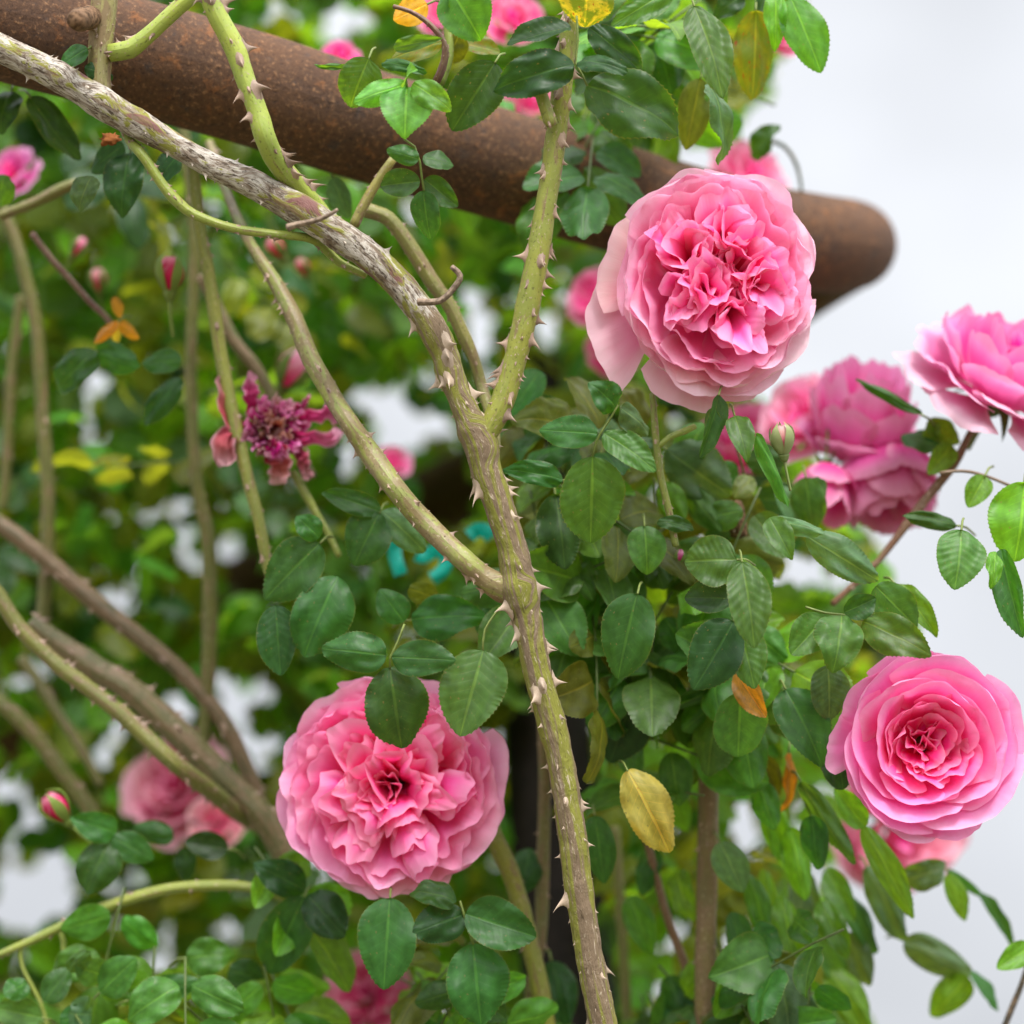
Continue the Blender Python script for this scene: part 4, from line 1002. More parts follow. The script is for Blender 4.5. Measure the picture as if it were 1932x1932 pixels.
def rose_plain(label, x, y, rpx, d, fx, fy, pale, mid, deep, seed, rings=((6, 1.0, -.15, 42, .12), (6, .82, .1, 42, .08), (6, .6, .2, 44, .05), (5, .4, .22, 46, .03)), heart=8, spin=0.0, stem=1.0, zb=-0.55, bulge=1.0):
    rng = random.Random(seed)
    r = rose_root(label, x, y, rpx, d, fx, fy, spin=spin)
    m = len(rings)
    for ring, (n, Rr, z, wa, rl) in enumerate(rings):
        for k in range(n):
            ring_petal(r, rng, 2 * math.pi * (k + rng.uniform(-.2, .2)) / n + ring * .55, Rr + rng.uniform(-.05, .05), R(wa), z + rng.uniform(-.06, .06), bulge=bulge, roll=rl, ruf=0.07, zb=zb, col=jit(lerpc(pale, mid, ring / max(1, m - 1)), rng, .06), tip=0.2, nu=18, nv=14)
    for k in range(heart):
        a = k * 2.4; q = .28 * math.sqrt((k + .5) / heart)
        inner_petal(r, rng, (q * math.cos(a), q * math.sin(a)), a + math.pi / 2 + rng.uniform(-.6, .6), .18, .15 + rng.uniform(-.08, .12), .5, -.03, .06, jit(deep, rng, .1), zb=zb)
    calyx(r, seed, zb, stem)
    return r
PA, MI, DE = (0.93, 0.46, 0.74), (0.93, 0.16, 0.56), (0.91, 0.05, 0.42)
# half hidden rose at the right edge, seen from below and the side
rose_plain("pink rose seen from below half cut by the right edge", 1925, 672, 168, 1.10, 0.9, 1.9, (0.72, 0.42, 0.58), (0.82, 0.13, 0.50), (0.88, 0.04, 0.40), 61,
           rings=((6, 1.12, -.52, 30, .10), (6, 1.08, -.18, 34, .10), (6, .92, .08, 36, .07), (6, .7, .22, 38, .05), (5, .5, .32, 42, .04)), stem=0.5)
GOBLET = ((5, .98, .05, 46, .12), (6, .92, .6, 42, .06), (6, .78, .95, 42, .04), (5, .55, 1.1, 42, .02))
rose_plain("blurred pink rose with ragged top between the large rose and the right edge", 1622, 800, 104, 1.17, 0.25, 2.6, (0.76, 0.28, 0.58), (0.76, 0.11, 0.45), DE, 62, rings=GOBLET, spin=.4, bulge=1.1, zb=-.7)
rose_plain("blurred deep pink rose hanging down at right below the ragged one", 1672, 915, 100, 1.16, 0.35, -2.6, (0.68, 0.12, 0.38), (0.66, 0.08, 0.32), DE, 63, rings=((5, .95, .1, 46, .02), (6, .9, .6, 44, .0), (5, .7, .8, 44, .0)), spin=.9, bulge=1.15, zb=-.8)
rose_plain("blurred pale pink rose just right of the large rose's lower rim", 1508, 778, 86, 1.2, -0.9, 0.9, (0.93, 0.62, 0.74), (0.92, 0.40, 0.6), MI, 64,
           rings=((5, 1.1, -.1, 46, .12), (5, .8, .25, 44, .06), (5, .5, .4, 46, .03)))
rose_plain("blurred rosy flower under the large rose's lower right rim", 1405, 830, 92, 1.24, -0.4, 1.9, (0.80, 0.13, 0.40), (0.78, 0.10, 0.36), DE, 65,
           rings=((6, .95, -.05, 42, .05), (6, .8, .45, 42, .03), (5, .5, .6, 44, .02)))
rose_plain("blurred deep pink flower hanging right of the pale bud", 1556, 925, 66, 1.14, -0.25, -2.0, (0.72, 0.13, 0.42), (0.70, 0.08, 0.35), DE, 66,
           rings=((5, .9, .2, 46, .04), (5, .8, .9, 44, .02)), heart=4, zb=-.8)
rose_plain("blurred light pink rose above the far end of the pipe", 1424, 322, 74, 1.27, 0.6, 0.7, (0.88, 0.40, 0.58), (0.88, 0.36, 0.55), MI, 67,
           rings=((6, 1.1, -.25, 42, .12), (6, .85, .1, 42, .06), (5, .55, .3, 44, .03)))
rose_plain("blurred pink bloom left of the large rose's guard petals", 1120, 555, 60, 1.25, -0.5, 0.5, (0.88, 0.40, 0.58), (0.88, 0.22, 0.46), DE, 68,
           rings=((5, 1.0, -.1, 42, .06), (5, .75, .2, 42, .03)), heart=4)
rose_plain("blurred magenta bloom under the large rose's left guard petals", 1160, 652, 56, 1.3, -0.2, 0.5, (0.82, 0.16, 0.36), (0.82, 0.16, 0.36), DE, 69,
           rings=((5, 1.0, -.1, 42, .06), (5, .7, .2, 42, .03)), heart=4)
rose_plain("blurred salmon pink rose behind the thick brown canes at lower left", 322, 1478, 104, 1.34, -0.4, 0.5, (0.62, 0.27, 0.33), (0.64, 0.18, 0.28), (0.64, 0.12, 0.26), 70,
           rings=((6, 1.0, -.15, 36, .10), (6, .75, .1, 38, .06), (5, .5, .2, 44, .03)))
rose_plain("blurred faded pink flower above the leaves left of the lower rose", 408, 1545, 54, 1.3, 0.1, 0.5, (0.80, 0.46, 0.44), (0.80, 0.40, 0.42), (0.8, 0.3, 0.4), 71,
           rings=((5, 1.0, -.15, 44, .08), (5, .6, .15, 44, .03)), heart=4)
rose_plain("blurred pink rose behind the cupped rose at the right edge", 1712, 1560, 128, 1.30, 0.3, -0.1, (0.82, 0.40, 0.50), (0.84, 0.24, 0.38), DE, 72,
           rings=((7, 1.05, -.15, 40, .08), (6, .8, .1, 42, .06), (5, .5, .25, 44, .03)))
rose_plain("blurred dark pink rose behind the leaves at the bottom edge", 690, 1868, 80, 1.27, -0.2, 0.6, (0.50, 0.14, 0.22), (0.52, 0.12, 0.20), (.5, .06, .2), 73,
           rings=((6, 1.0, -.1, 40, .06), (5, .7, .2, 42, .03)), heart=4)
rose_plain("blurred soft pink bloom behind the fork cane at the top", 1002, 190, 52, 1.22, 0.2, 0.4, (0.86, 0.44, 0.52), (0.86, 0.38, 0.48), MI, 74,
           rings=((5, 1.0, -.1, 44, .06), (5, .6, .2, 44, .03)), heart=4)
rose_plain("blurred magenta bloom on the pipe's upper edge at top left of centre", 645, 100, 36, 1.2, 0.2, 0.6, (0.88, 0.14, 0.44), (0.88, 0.12, 0.42), DE, 75,
           rings=((5, 1.0, -.1, 44, .06), (5, .6, .2, 44, .03)), heart=3)
rose_plain("blurred pink bloom in the large sky gap left of the trunk", 742, 868, 36, 1.3, 0.2, 0.6, (0.90, 0.38, 0.62), (0.90, 0.30, 0.56), MI, 76,
           rings=((5, 1.0, -.1, 44, .06), (5, .6, .2, 44, .03)), heart=3)
rose_plain("blurred pink bloom behind the leaves at the top edge", 838, 18, 56, 1.22, 0.0, 0.4, (0.88, 0.40, 0.55), (0.88, 0.34, 0.5), MI, 77,
           rings=((5, 1.0, -.1, 44, .06), (5, .6, .2, 44, .03)), heart=3)
rose_plain("blurred pink bloom at the top edge beside the mottled leaf", 970, 30, 56, 1.2, 0.0, 0.4, (0.90, 0.20, 0.42), (0.88, 0.34, 0.5), MI, 78,
           rings=((5, 1.0, -.1, 44, .06), (5, .6, .2, 44, .03)), heart=3)
rose_plain("blurred mauve pink rose cut by the left edge", 14, 318, 56, 1.24, -0.4, 0.6, (0.62, 0.18, 0.46), (0.62, 0.16, 0.42), DE, 79,
           rings=((6, 1.0, -.2, 36, .10), (5, .7, .2, 42, .05)), heart=4)
rose_plain("blurred pink bloom behind the outermost green leaf at top right", 1480, 60, 46, 1.2, 0.5, 0.4, (0.88, 0.36, 0.52), (0.88, 0.3, 0.5), MI, 80,
           rings=((5, 1.0, -.1, 44, .06), (5, .6, .2, 44, .03)), heart=3)

# withered flower
def spent():
    rng = random.Random(8)
    r = rose_root("withered flower with shrivelled magenta and brown petals at left of centre", 520, 808, 100, 1.09, 0.3, 0.1, group=None)
    cols = [(0.38, 0.06, 0.15), (0.44, 0.21, 0.08), (0.52, 0.03, 0.24), (0.33, 0.16, 0.09), (0.60, 0.36, 0.18), (0.42, 0.13, 0.16), (0.66, 0.36, 0.38), (0.20, 0.06, 0.06), (0.50, 0.26, 0.10)]
    for k in range(62):
        a = k * 2.4; q = .62 * math.sqrt((k + .5) / 62)
        inner_petal(r, rng, (q * math.cos(a) - .02, q * math.sin(a)), a + math.pi / 2 + rng.uniform(-1.4, 1.4), rng.uniform(.06, .15), .12 + rng.uniform(-.18, .14), rng.uniform(-.8, .9), rng.uniform(-.08, .03), .11, rng.choice(cols[1:2] + cols[3:5] + cols[6:]) if q < .3 else rng.choice(cols[:1] + cols[2:4] + cols[5:6] + [(0.66, 0.06, 0.38), (0.60, 0.12, 0.34)]), fold=rng.choice((0, .6)), nu=12, nv=10)
    def strap(pts, w, col, seed):
        q = catmull([(Vector((x, y, z)), w) for (x, y, z) in pts], 0.05)
        n = len(q)
        def fn(u, v):
            i = min(n - 1, int(v * (n - 1)))
            p = q[i][0]; t = (q[min(n - 1, i + 1)][0] - q[max(0, i - 1)][0]).normalized()
            sidev = Vector((-t.y, t.x, 0)).normalized()
            ww = w * (0.60 + 0.65 * math.sin(min(1, v * 1.1) * math.pi * .82) + 0.75 * nz3(v * 5, seed, u * .8)) * (1 if v < .97 else .6)
            return p + sidev * (u * ww + .09 * nz3(v * 6, seed, 3)) + Vector((0, 0, 0.20 * nz3(u * 2.5, v * 5, seed) + 0.12 * u * abs(u)))
        sheet("petal", fn, 8, 22, M_PETAL, r, col, 0.6)
    strap([(.3, .1, -.1), (.6, .22, 0), (1.05, .32, .02), (1.2, .15, -.05)], .10, (0.72, 0.14, 0.36), 1)
    strap([(.3, -.1, -.1), (.7, -.18, .05), (1.1, -.15, .08), (1.22, .05, -.05)], .11, (0.72, 0.26, 0.42), 2)
    strap([(-.3, .2, -.1), (-.45, .5, 0), (-.5, .8, .05), (-.42, 1.02, .0)], .13, (0.48, 0.07, 0.20), 3)
    strap([(-.3, .0, -.2), (-.85, .1, -.05), (-.98, .5, .0), (-1.05, .95, .0)], .12, (0.50, 0.17, 0.14), 4)
    strap([(-.3, -.1, -.2), (-.85, -.1, -.05), (-.98, -.4, .0), (-.95, -.75, -.05)], .16, (0.48, 0.14, 0.14), 5)
    strap([(-.1, -.3, -.1), (.02, -.55, -.02), (.1, -.8, -.05), (.12, -1.05, -.1)], .17, (0.48, 0.17, 0.13), 6)
    strap([(.3, -.3, -.1), (.5, -.5, -.05), (.6, -.75, -.05), (.72, -.9, -.1)], .09, (0.50, 0.18, 0.20), 7)
    strap([(-.2, -.3, -.1), (-.05, -.42, .1), (.05, -.5, .12), (.15, -.6, .08)], .12, (0.70, 0.04, 0.36), 8)
    strap([(.3, .3, -.1), (.45, .42, 0), (.6, .55, .02), (.66, .66, 0)], .06, (0.70, 0.14, 0.34), 9)
    calyx(r, 9, -0.5, stem=0.0, col=(0.12, 0.12, 0.04))
spent()

# buds
def bud(label, x, y, rpx, d, up, tipcol, green, openness, seed, group="rose buds", sep=(0.16, 0.26, 0.05)):
    """up: direction of the bud's tip in the picture (dx, dy up)"""
    rng = random.Random(seed)
    zdir = (RT * up[0] + UP * up[1] - FW * up[2]).normalized()
    xx = RT if abs(zdir.dot(RT)) < .9 else UP
    xx = (xx - zdir * xx.dot(zdir)).normalized()
    m = Matrix((xx, zdir.cross(xx), zdir)).transposed().to_4x4() @ Matrix.Scale(rpx * PX * d, 4)
    root = empty("rosebud", (0, 0, 0), label, "rosebud", group)
    m.translation = P(x, y, d)
    root.matrix_basis = m
    for k in range(5):
        th = k * 2.4
        def fn(u, v, th=th, k=k):
            ang = th + u * 1.5 * (1 - .4 * v) + v * .8
            rad = (0.16 + 0.55 * math.sin(math.pi * min(1, v * .86 + .06)) ** .9) * (1 - k * .05) * (1 + .06 * u)
            return (rad * math.cos(ang), rad * math.sin(ang), -0.75 + 1.75 * v * (1 - .08 * k * 0) - .12 * u * u * v)
        sheet("petal", fn, 12, 14, M_PETAL, root, jit(tipcol, rng, .06))
    for k in range(5):
        th = k * 2 * math.pi / 5 + .3
        gap = openness
        def fn(u, v, th=th):
            wid = (0.62 * (1 - v ** 2.2) + .02) * (1 - gap * .45)
            rad = (0.2 + 0.58 * math.sin(math.pi * min(1, v * .8 + .06)) ** .9) + gap * .2 * v + .03
            if v > .8: rad = rad * (1 - (v - .8) * 2.2) + gap * .3 * (v - .8)
            ang = th + u * wid
            return (rad * math.cos(ang), rad * math.sin(ang), -0.8 + 2.05 * v)
        sheet("sepal", fn, 6, 14, M_SEPAL, root, sep)
    o, _, _ = tube("hip", [(Vector((0, 0, -1.35)), .12), (Vector((0, 0, -1.15)), .28), (Vector((0, 0, -.9)), .36), (Vector((0, 0, -.72)), .26)], M_SEPAL, 12, 0.06, root, Vector((0, 0, 0)))
    o.color = (*green, 1)
    o, _, _ = tube("flower_stalk", [(Vector((0, 0, -1.3)), .10), (Vector((.05, 0, -2.0)), .09), (Vector((.2, .2, -3.2)), .09)], M_STALK, 8, 0.2, root, Vector((0, 0, 0)))
    o.color = (*green, 1)
bud("green bud with one red pink petal showing hanging under the pipe at left", 322, 520, 36, 1.1, (0.05, 1, .1), (0.78, 0.10, 0.22), (0.22, 0.30, 0.06), .75, 1, sep=(0.22, 0.32, 0.06))
bud("green bud with a red tip in front of the sky gap at lower left", 108, 1526, 34, 1.1, (-0.55, .75, .3), (0.78, 0.08, 0.24), (0.22, 0.30, 0.06), .55, 2, sep=(0.22, 0.32, 0.06))
bud("closed pale green bud right of the large rose's lower rim", 1476, 832, 30, 1.0, (-0.12, 1, .1), (0.70, 0.50, 0.36), (0.24, 0.30, 0.10), .05, 3, sep=(0.34, 0.40, 0.17))
bud("tiny magenta bud among leaves right of the bright end leaflet", 1281, 1052, 15, 1.05, (0.2, 1, .3), (0.80, 0.18, 0.48), (0.2, 0.28, 0.06), .8, 4)
bud("tiny dull pink bud right of the trunk above the tan yellow leaf", 1303, 1304, 18, 1.08, (-0.2, 1, .3), (0.62, 0.20, 0.34), (0.24, 0.24, 0.08), .7, 5)
bud("small blurred coral bud under the grey cane's dead twig", 522, 470, 24, 1.2, (-0.6, .8, .4), (0.86, 0.26, 0.32), (0.2, 0.26, 0.06), .8, 6)
bud("small blurred salmon bud right of the coral bud under the grey cane", 572, 506, 20, 1.22, (-0.4, .9, .4), (0.80, 0.30, 0.30), (0.2, 0.26, 0.06), .8, 7)
bud("small blurred pale pink bud left of the green bud under the pipe", 186, 530, 24, 1.22, (0.0, 1, .5), (0.82, 0.42, 0.42), (0.2, 0.26, 0.06), .8, 8)
bud("small blurred rose pink bud near the left edge under the pipe", 148, 468, 22, 1.2, (0.6, .8, .3), (0.86, 0.30, 0.48), (0.2, 0.26, 0.06), .8, 9)
bud("blurred pink bud just above the withered flower", 552, 698, 44, 1.18, (0.5, .8, .4), (0.92, 0.50, 0.66), (0.2, 0.26, 0.06), .95, 10)
bud("tiny pink bud beside the broken stub", 1318, 985, 14, 1.1, (0.0, 1, .4), (0.84, 0.36, 0.56), (0.2, 0.28, 0.06), .8, 11)

# teal plastic plant ties
def tie(label, pts, w, d, seed):
    q = catmull([(P(x, y, d), 1.0) for (x, y) in pts], 0.002)
    root = empty("plant_tie", q[0][0], label, "plant tie", None)
    n = len(q)
    def fn(u, v):
        i = min(n - 1, int(v * (n - 1)))
        p = q[i][0]; t = (q[min(n - 1, i + 1)][0] - q[max(0, i - 1)][0]).normalized()
        sd = t.cross(FW).normalized()
        return p - root.location + sd * (u * w * PX * d) + FW * (0.003 * math.sin(v * 5 + u) + .002 * u * u)
    sheet("ribbon", fn, 6, max(8, n), M_TIE, root, (0, .5, .4))
tie("teal plastic tie loop touching the left side of the trunk", [(886, 1012), (900, 1000), (916, 1002), (928, 1014)], 14, 1.17, 1)
tie("teal plastic tie hanging upright left of the sloping cane", [(746, 1020), (744, 1045), (750, 1066), (756, 1084)], 13, 1.17, 2)
tie("teal plastic tie strip curling under the sloping cane", [(786, 1046), (800, 1050), (822, 1038), (836, 1046), (842, 1062), (830, 1082), (815, 1092)], 13, 1.17, 3)

# ------------------------------------------------------------------ foliage behind
def inside(poly, x, y):
    c = False
    j = len(poly) - 1
    for i in range(len(poly)):
        xi, yi = poly[i]; xj, yj = poly[j]
        if (yi > y) != (yj > y) and x < (xj - xi) * (y - yi) / (yj - yi) + xi: c = not c
        j = i
    return c
POLY = [(-260, -260), (1460, -260), (1510, -20), (1470, 60), (1420, 180), (1370, 240), (1260, 290), (1200, 480), (1240, 720), (1440, 770), (1540, 900), (1610, 1000), (1660, 1110), (1700, 1180), (1640, 1250),
        (1580, 1330), (1570, 1440), (1560, 1560), (1570, 1650), (1580, 1760), (1560, 1850), (1620, 1932), (1640, 2200), (-260, 2200)]
HOLES = [(20, 664, 20), (50, 668, 17), (185, 712, 28), (205, 735, 22), (160, 742, 22), (158, 790, 18), (190, 828, 20), (132, 833, 18), (280, 966, 28), (205, 978, 24), (342, 955, 32), (350, 1012, 32), (432, 1028, 34), (445, 1062, 32), (362, 1060, 26), (378, 1085, 16),
         (190, 1076, 16), (250, 1086, 22), (232, 1142, 30), (200, 1132, 18), (345, 1342, 42), (330, 1315, 30), (425, 1290, 34), (440, 1340, 40), (500, 1310, 34), (470, 1400, 34), (515, 1400, 30), (495, 1450, 20), (220, 1380, 34), (195, 1418, 26), (70, 1264, 20), (92, 1270, 20), (50, 1285, 28), (18, 1295, 18),
         (10, 1490, 44), (55, 1510, 30), (60, 1550, 26), (20, 1590, 30), (100, 1640, 54), (110, 1690, 60), (60, 1700, 44), (10, 1660, 40), (10, 1720, 50), (60, 1750, 36), (20, 1640, 30), (255, 1664, 22), (200, 1672, 26), (228, 1744, 22), (310, 1790, 22), (318, 1765, 18), (305, 1815, 22), (436, 1648, 16), (415, 1755, 22), (450, 1758, 16), (575, 1610, 18), (595, 1635, 18), (615, 1655, 14), (40, 1820, 22),
         (927, 1386, 20), (930, 1400, 18), (945, 1450, 10), (922, 1632, 18), (735, 770, 60), (690, 750, 40), (740, 830, 50), (660, 850, 30), (652, 890, 26), (640, 820, 18), (815, 795, 30), (840, 812, 22), (795, 835, 18), (815, 712, 26), (890, 570, 34), (905, 620, 42), (900, 670, 34), (930, 720, 28), (1030, 615, 40), (1040, 640, 30), (1000, 580, 14), (918, 548, 16), (960, 560, 18), (870, 445, 14), (1045, 690, 20), (1060, 520, 18), (1070, 560, 18), (770, 400, 26), (790, 415, 24), (772, 380, 20),
         (640, 45, 46), (660, 30, 40), (535, 20, 26), (510, 40, 20), (555, 35, 18), (790, 40, 26), (605, 70, 18), (700, 40, 20), (1272, 792, 26), (1280, 872, 22), (1290, 895, 20), (1248, 935, 16), (1500, 1080, 40), (1520, 1060, 30), (1570, 1090, 24), (1605, 1100, 30), (1545, 1110, 20), (1455, 1090, 14),
         (1405, 1520, 36), (1415, 1560, 36), (1385, 1565, 26), (1410, 1600, 28), (1510, 1530, 26), (1510, 1580, 24), (1540, 1500, 20), (1555, 1490, 20), (1510, 1620, 32), (1550, 1660, 40), (1600, 1650, 46), (1600, 1700, 44), (1650, 1690, 44), (1490, 1640, 20), (1625, 1780, 50), (1560, 1750, 18), (1290, 1752, 24), (1285, 1775, 20), (1240, 1792, 18), (1266, 1785, 18), (1228, 1630, 22), (1215, 1600, 14), (1285, 1558, 18), (1270, 1545, 16), (1240, 1860, 18), (1270, 1865, 14), (1240, 1402, 14), (1465, 1435, 18), (1415, 1735, 16), (1365, 1770, 20), (1300, 1402, 12), (1300, 330, 30), (1330, 300, 20), (1285, 260, 20), (1480, 880, 10)]
# where something behind the front leaves has to stay visible: (x, y, radius, nearest depth allowed)
CLEAR = [(840, 900, 70, 1.75), (850, 960, 60, 1.75), (470, 1085, 60, 1.9), (1000, 1420, 70, 1.45), (1000, 1520, 75, 1.42), (1010, 1620, 70, 1.40), (1060, 1480, 70, 1.42), (1080, 1820, 50, 1.36), (1120, 1900, 40, 1.34),
         (520, 800, 130, 1.15), (330, 1470, 95, 1.38), (410, 1545, 45, 1.34), (690, 1868, 60, 1.3), (1424, 322, 90, 1.4), (1120, 555, 60, 1.33), (1160, 660, 60, 1.36), (645, 100, 40, 1.3), (742, 868, 40, 1.4), (18, 318, 66, 1.22), (1002, 190, 56, 1.3), (838, 18, 56, 1.3), (970, 30, 56, 1.28),
         (560, 495, 60, 1.28), (186, 530, 34, 1.28), (148, 468, 34, 1.26), (552, 698, 44, 1.2), (322, 520, 60, 1.14), (910, 1005, 34, 1.22), (800, 1055, 60, 1.22), (20, 1400, 44, 2.0),
         (371, 900, 26, 1.20), (395, 1180, 26, 1.20), (85, 900, 26, 1.2), (175, 1132, 40, 1.24), (300, 1250, 50, 1.22), (420, 1420, 60, 1.24), (440, 820, 40, 1.12), (1335, 1500, 44, 1.12), (1335, 1700, 44, 1.12),
         (1620, 760, 90, 1.2), (1680, 900, 90, 1.2), (1540, 920, 60, 1.18), (1500, 770, 70, 1.2), (1410, 800, 60, 1.2), (1222, 1530, 80, 1.03), (1115, 940, 90, 1.02), (733, 1480, 215, 1.06), (1355, 525, 215, 1.3), (1765, 1405, 205, 1.3), (1712, 1560, 110, 1.2), (800, 1040, 90, 1.2)]
def clear_at(x, y, rad, d):
    for hx, hy, hr in HOLES:
        if (x - hx) ** 2 + (y - hy) ** 2 < (hr * (.6 if hr < 40 else .68) + rad * .62) ** 2: return False
    for hx, hy, hr, dn in CLEAR:
        if d < dn and (x - hx) ** 2 + (y - hy) ** 2 < (hr * .85 + rad * .4) ** 2: return False
    return True
def unproject(p):
    v = p - CAM
    d = v.dot(FW)
    return 966 + v.dot(RT) / d / PX, 966 - v.dot(UP) / d / PX, d
def rand_basis(rng, down=0.75, face=None):
    y = Vector((rng.gauss(0, 1), rng.gauss(0, .8), rng.gauss(0, .7) - down)).normalized()
    n = Vector((rng.gauss(0, .6), rng.gauss(-.35, .6), abs(rng.gauss(.5, .5)))).normalized()
    if face: n = Vector((rng.gauss(0, .35), rng.gauss(-.9, .25), rng.gauss(.25, .35))).normalized()
    z = (n - y * n.dot(y)).normalized()
    return Matrix((y.cross(z), y, z)).transposed().to_4x4()
# a compound leaf as a prototype: stalk and five leaflets (1 unit = 1 m)
def comp_layout(rng):
    L = []
    s = rng.uniform(.9, 1.1)
    for (yy, sx, ln) in ((0.055, 0, .036), (0.042, 1, .031), (0.042, -1, .031), (0.020, 1, .025), (0.020, -1, .025)):
        yv = Vector((sx * .9, 0.5 if sx else 1.0, rng.uniform(-.35, .1))).normalized()
        zv = Vector((rng.uniform(-.3, .3), rng.uniform(-.3, .2), 1)); zv = (zv - yv * zv.dot(yv)).normalized()
        m = Matrix((yv.cross(zv), yv, zv)).transposed().to_4x4()
        m.translation = Vector((sx * .003, yy, 0))
        ln *= s * rng.uniform(.85, 1.15)
        L.append((m @ Matrix.Diagonal((ln * rng.uniform(.6, .72), ln, ln * .8, 1)), ln))
    return L
KC['glow'] = (0.115, 0.150, 0.009)
BGC = [('deep', 1.5), ('dark', 1), ('mid', 1.5), ('olive', 3), ('fresh', 3), ('bright', 4.5), ('glow', 4), ('grey', .6), ('turn', .3)]
def pick(rng):
    s = rng.uniform(0, sum(w for _, w in BGC))
    for k, w in BGC:
        s -= w
        if s <= 0: return KC[k]
    return KC['deep']
rng = random.Random(404)
STALK_ME = None
COVER = {}
CS = 12
def cover(x, y, r, k=1.0):
    n = int(r / CS) + 1
    ci, cj = int(x // CS), int(y // CS)
    for i in range(ci - n, ci + n + 1):
        for j in range(cj - n, cj + n + 1):
            if ((i + .5) * CS - x) ** 2 + ((j + .5) * CS - y) ** 2 < r * r:
                COVER[(i, j)] = COVER.get((i, j), 0) + k
def near_label(x, y):
    if x < 600: return "nearly sharp leaf hanging in the clump under the canes at the lower left", "near leaves at lower left"
    if x < 1000: return "nearly sharp leaf hanging in the clump below the lower rose", "near leaves under the lower rose"
    if y < 360: return "nearly sharp leaf hanging in the clump above the pipe", "near leaves above the pipe"
    if y < 1120: return "nearly sharp leaf filling the clump under the large rose", "near leaves under the large rose"
    if y < 1500: return "nearly sharp leaf filling the clump between the trunk and the cupped rose", "near leaves left of the cupped rose"
    return "nearly sharp leaf hanging in the clump at the lower right", "near leaves at lower right"
def zone_label(x, y):
    if x < 560 and y < 640: return "blurred background leaf under the left half of the pipe", "background leaves under the pipe at left"
    if x < 640 and y < 1250: return "blurred background leaf between the hanging canes around the withered flower", "background leaves round the withered flower"
    if x < 560: return "blurred background leaf behind the slanting canes at lower left", "background leaves at lower left"
    if y < 330: return "blurred background leaf above the pipe along the top edge", "background leaves above the pipe"
    if x < 1120 and y < 900: return "blurred background leaf between the pipe and the fork of the canes", "background leaves round the fork"
    if x < 1120 and y < 1280: return "blurred background leaf behind the trunk and the sloping green cane", "background leaves behind the trunk"
    if x < 1120: return "blurred background leaf around the dark post and under the lower rose", "background leaves round the post"
    if y < 1300: return "blurred background leaf deep in the leaves right of the trunk", "background leaves right of the trunk"
    return "blurred background leaf behind the upright grey brown cane at lower right", "background leaves at lower right"
def bg_leaf(x, y, d, rng, near=False):
    global STALK_ME
    base = rand_basis(rng, 1.5 if near else .75, near)
    if near: base = base @ Matrix.Scale(1.05, 4)
    base.translation = P(x, y, d)
    lay = comp_layout(rng)
    pts = []
    for m, ln in lay:
        c = base @ m @ Vector((0, .5, 0))
        u, v, dd = unproject(c)
        if dd < 1.03 or not inside(POLY, u, v) or not clear_at(u, v, ln * .42 / (PX * dd), dd): return False
        pts.append((u, v))
    lab, grp = zone_label(x, y)
    if near: lab, grp = near_label(x, y)
    for u, v in pts: cover(u, v, .036 * .36 / (PX * d), 1.0)
    root = empty("rose_leaf", base.translation, lab, "leaf", grp)
    root.matrix_basis = base
    c = KC[rng.choice(('deep', 'mid', 'mid', 'fresh', 'fresh', 'bright', 'bright', 'olive'))] if near else pick(rng)
    for m, ln in lay:
        o = bpy.data.objects.new("leaflet", rng.choice(HI["g"] if near else LO))
        COL.objects.link(o)
        o.parent = root
        o.matrix_basis = m
        k = rng.uniform(.85, 1.15)
        o.color = (c[0] * k, c[1] * k, c[2] * k, 1)
    if STALK_ME is None:
        s, _, _ = tube("stalk", [(Vector((0, .006, -.002)), .0007), (Vector((0, .022, 0)), .0006), (Vector((0, .056, 0)), .0006)], M_STALK, 6, .01, root, Vector((0, 0, 0)))
        STALK_ME = s.data
    else:
        s = bpy.data.objects.new("stalk", STALK_ME)
        COL.objects.link(s)
        s.parent = root
    s.color = (0.09, 0.13, 0.03, 1)
    return True
for (x0, x1, y0, y1, n) in ((980, 1560, 690, 1130, 20), (1040, 1560, 1130, 1500, 18), (1150, 1640, 1480, 1960, 22), (60, 560, 1560, 1960, 10), (620, 1000, 1700, 1960, 7), (760, 1440, -30, 250, 12)):
    k = t_ = 0
    while k < n and t_ < 600:
        t_ += 1
        if bg_leaf(rng.uniform(x0, x1), rng.uniform(y0, y1), rng.uniform(1.035, 1.13) if y0 > 300 else rng.uniform(1.08, 1.2), rng, True): k += 1
made = 0
tries = 0
while made < 108 and tries < 6000:
    tries += 1
    x = rng.uniform(-60, 1720); y = rng.uniform(-60, 1990)
    if rng.random() < .25:
        x = rng.uniform(1180, 1640); y = rng.uniform(1350, 1990)
    d = rng.uniform(1.20, 1.42) if x < 1150 else rng.uniform(1.10, 1.34)
    if y < 480 and y < 150 + x * .3 and y > x * .3 - 90 and d < 1.3: continue
    if bg_leaf(x, y, d, rng): made += 1
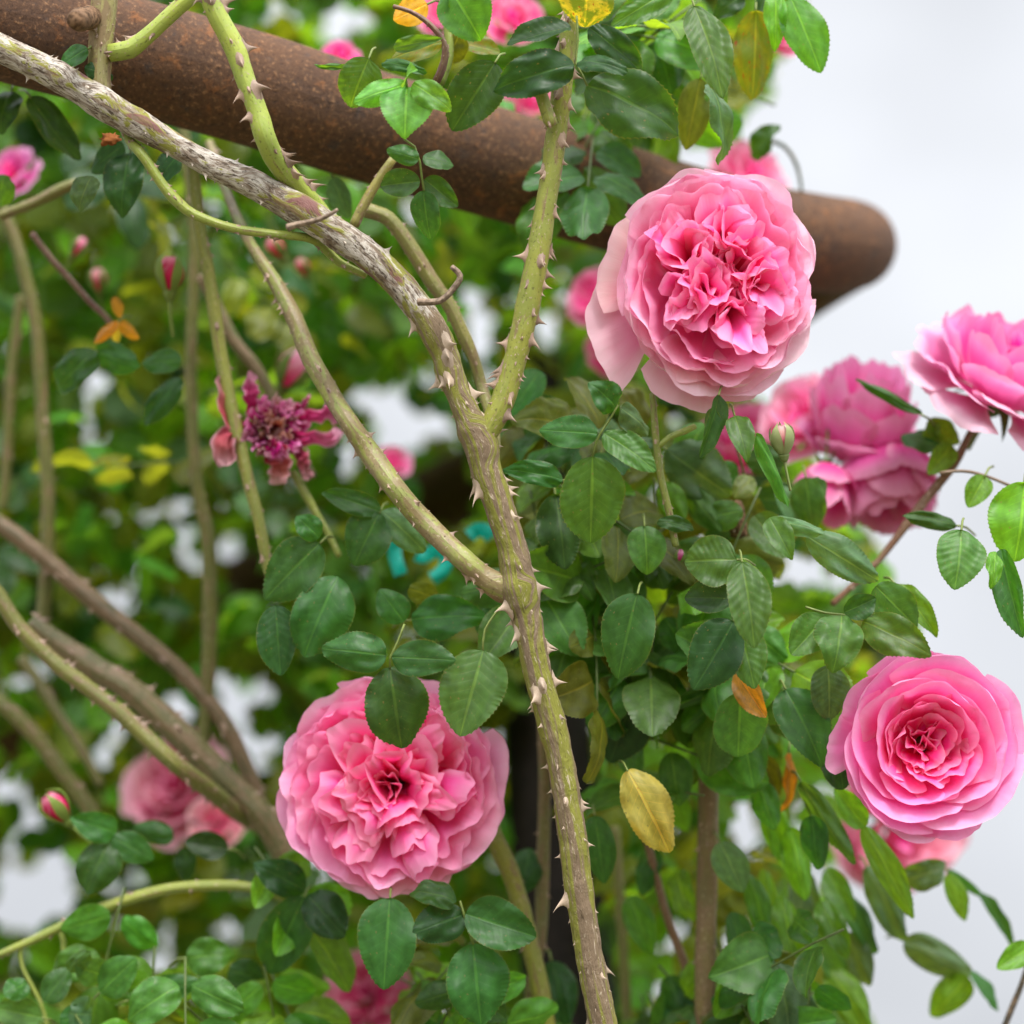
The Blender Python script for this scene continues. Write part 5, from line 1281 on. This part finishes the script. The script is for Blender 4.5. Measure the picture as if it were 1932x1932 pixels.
# the far side of the rose, which reads as one mass
def foliage_mass():
    V, F, U, A = [], [], [], []
    rng = random.Random(909)
    protos = []
    for me in LO:
        vs = [v.co.copy() for v in me.vertices]
        fs = [tuple(p.vertices) for p in me.polygons]
        uvs = [None] * len(vs)
        for l in me.loops:
            uvs[l.vertex_index] = tuple(me.uv_layers[0].data[l.index].uv)
        protos.append((vs, fs, uvs))
    n = 0
    cols = []
    cells = [(i, j) for i in range(-260 // CS, 1720 // CS) for j in range(-260 // CS, 2200 // CS) if inside(POLY, (i + .5) * CS, (j + .5) * CS)]
    jobs = []
    for want in (1, 2, 3, 4.2):
        rng.shuffle(cells)
        for c in cells:
            if COVER.get(c, 0) >= want: continue
            for _ in range(7):
                x = (c[0] + rng.uniform(-.5, 1.5)) * CS; y = (c[1] + rng.uniform(-.5, 1.5)) * CS
                d = rng.uniform(1.34, 2.0) if x < 1150 else rng.uniform(1.24, 1.7)
                ln = rng.uniform(.026, .042)
                if clear_at(x, y, ln * .42 / (PX * d), d):
                    jobs.append((x, y, d, ln))
                    cover(x, y, ln * .34 / (PX * d), 1.0)
                    break
    for (x, y, d, ln) in jobs:
        m = rand_basis(rng) @ Matrix.Diagonal((ln * rng.uniform(.6, .75), ln, ln * .8, 1)) @ Matrix.Translation((0, -.5, 0))
        m.translation = P(x, y, d) + (m.translation)
        vs, fs, uvs = rng.choice(protos)
        o0 = len(V)
        c = pick(rng); k = rng.uniform(.75, 1.2)
        for v, u in zip(vs, uvs):
            V.append(m @ v); U.append(u); A.append((c[0] * k, c[1] * k, c[2] * k, 1.0))
        for f in fs: F.append(tuple(i + o0 for i in f))
        n += 1
    me = bpy.data.meshes.new("rose_foliage")
    me.from_pydata(V, [], F)
    uv = me.uv_layers.new(name="UVMap")
    flat = []
    for l in me.loops: flat += U[l.vertex_index]
    uv.data.foreach_set('uv', flat)
    ca = me.color_attributes.new("blade", 'FLOAT_COLOR', 'POINT')
    ca.data.foreach_set('color', [c for q in A for c in q])
    me.polygons.foreach_set('use_smooth', [True] * len(F))
    m2 = M_LEAF.copy()
    for nd in m2.node_tree.nodes:
        if nd.type == 'MIX_SHADER': nd.inputs[0].default_value = 0.54; m2.name = "foliage_mass"
    t = m2.node_tree
    at = N(t, 'ShaderNodeAttribute', attribute_name='blade')
    for l in list(t.links):
        if l.from_node.type == 'OBJECT_INFO' and l.from_socket.name == 'Color':
            ts = l.to_socket
            t.links.remove(l)
            t.links.new(at.outputs['Color'], ts)
    me.materials.append(m2)
    o = bpy.data.objects.new("rose_foliage", me)
    COL.objects.link(o)
    o['kind'] = 'stuff'
    o['label'] = 'dense blurred mass of rose leaves on the far side of the arch'
    return n
nfol = foliage_mass()
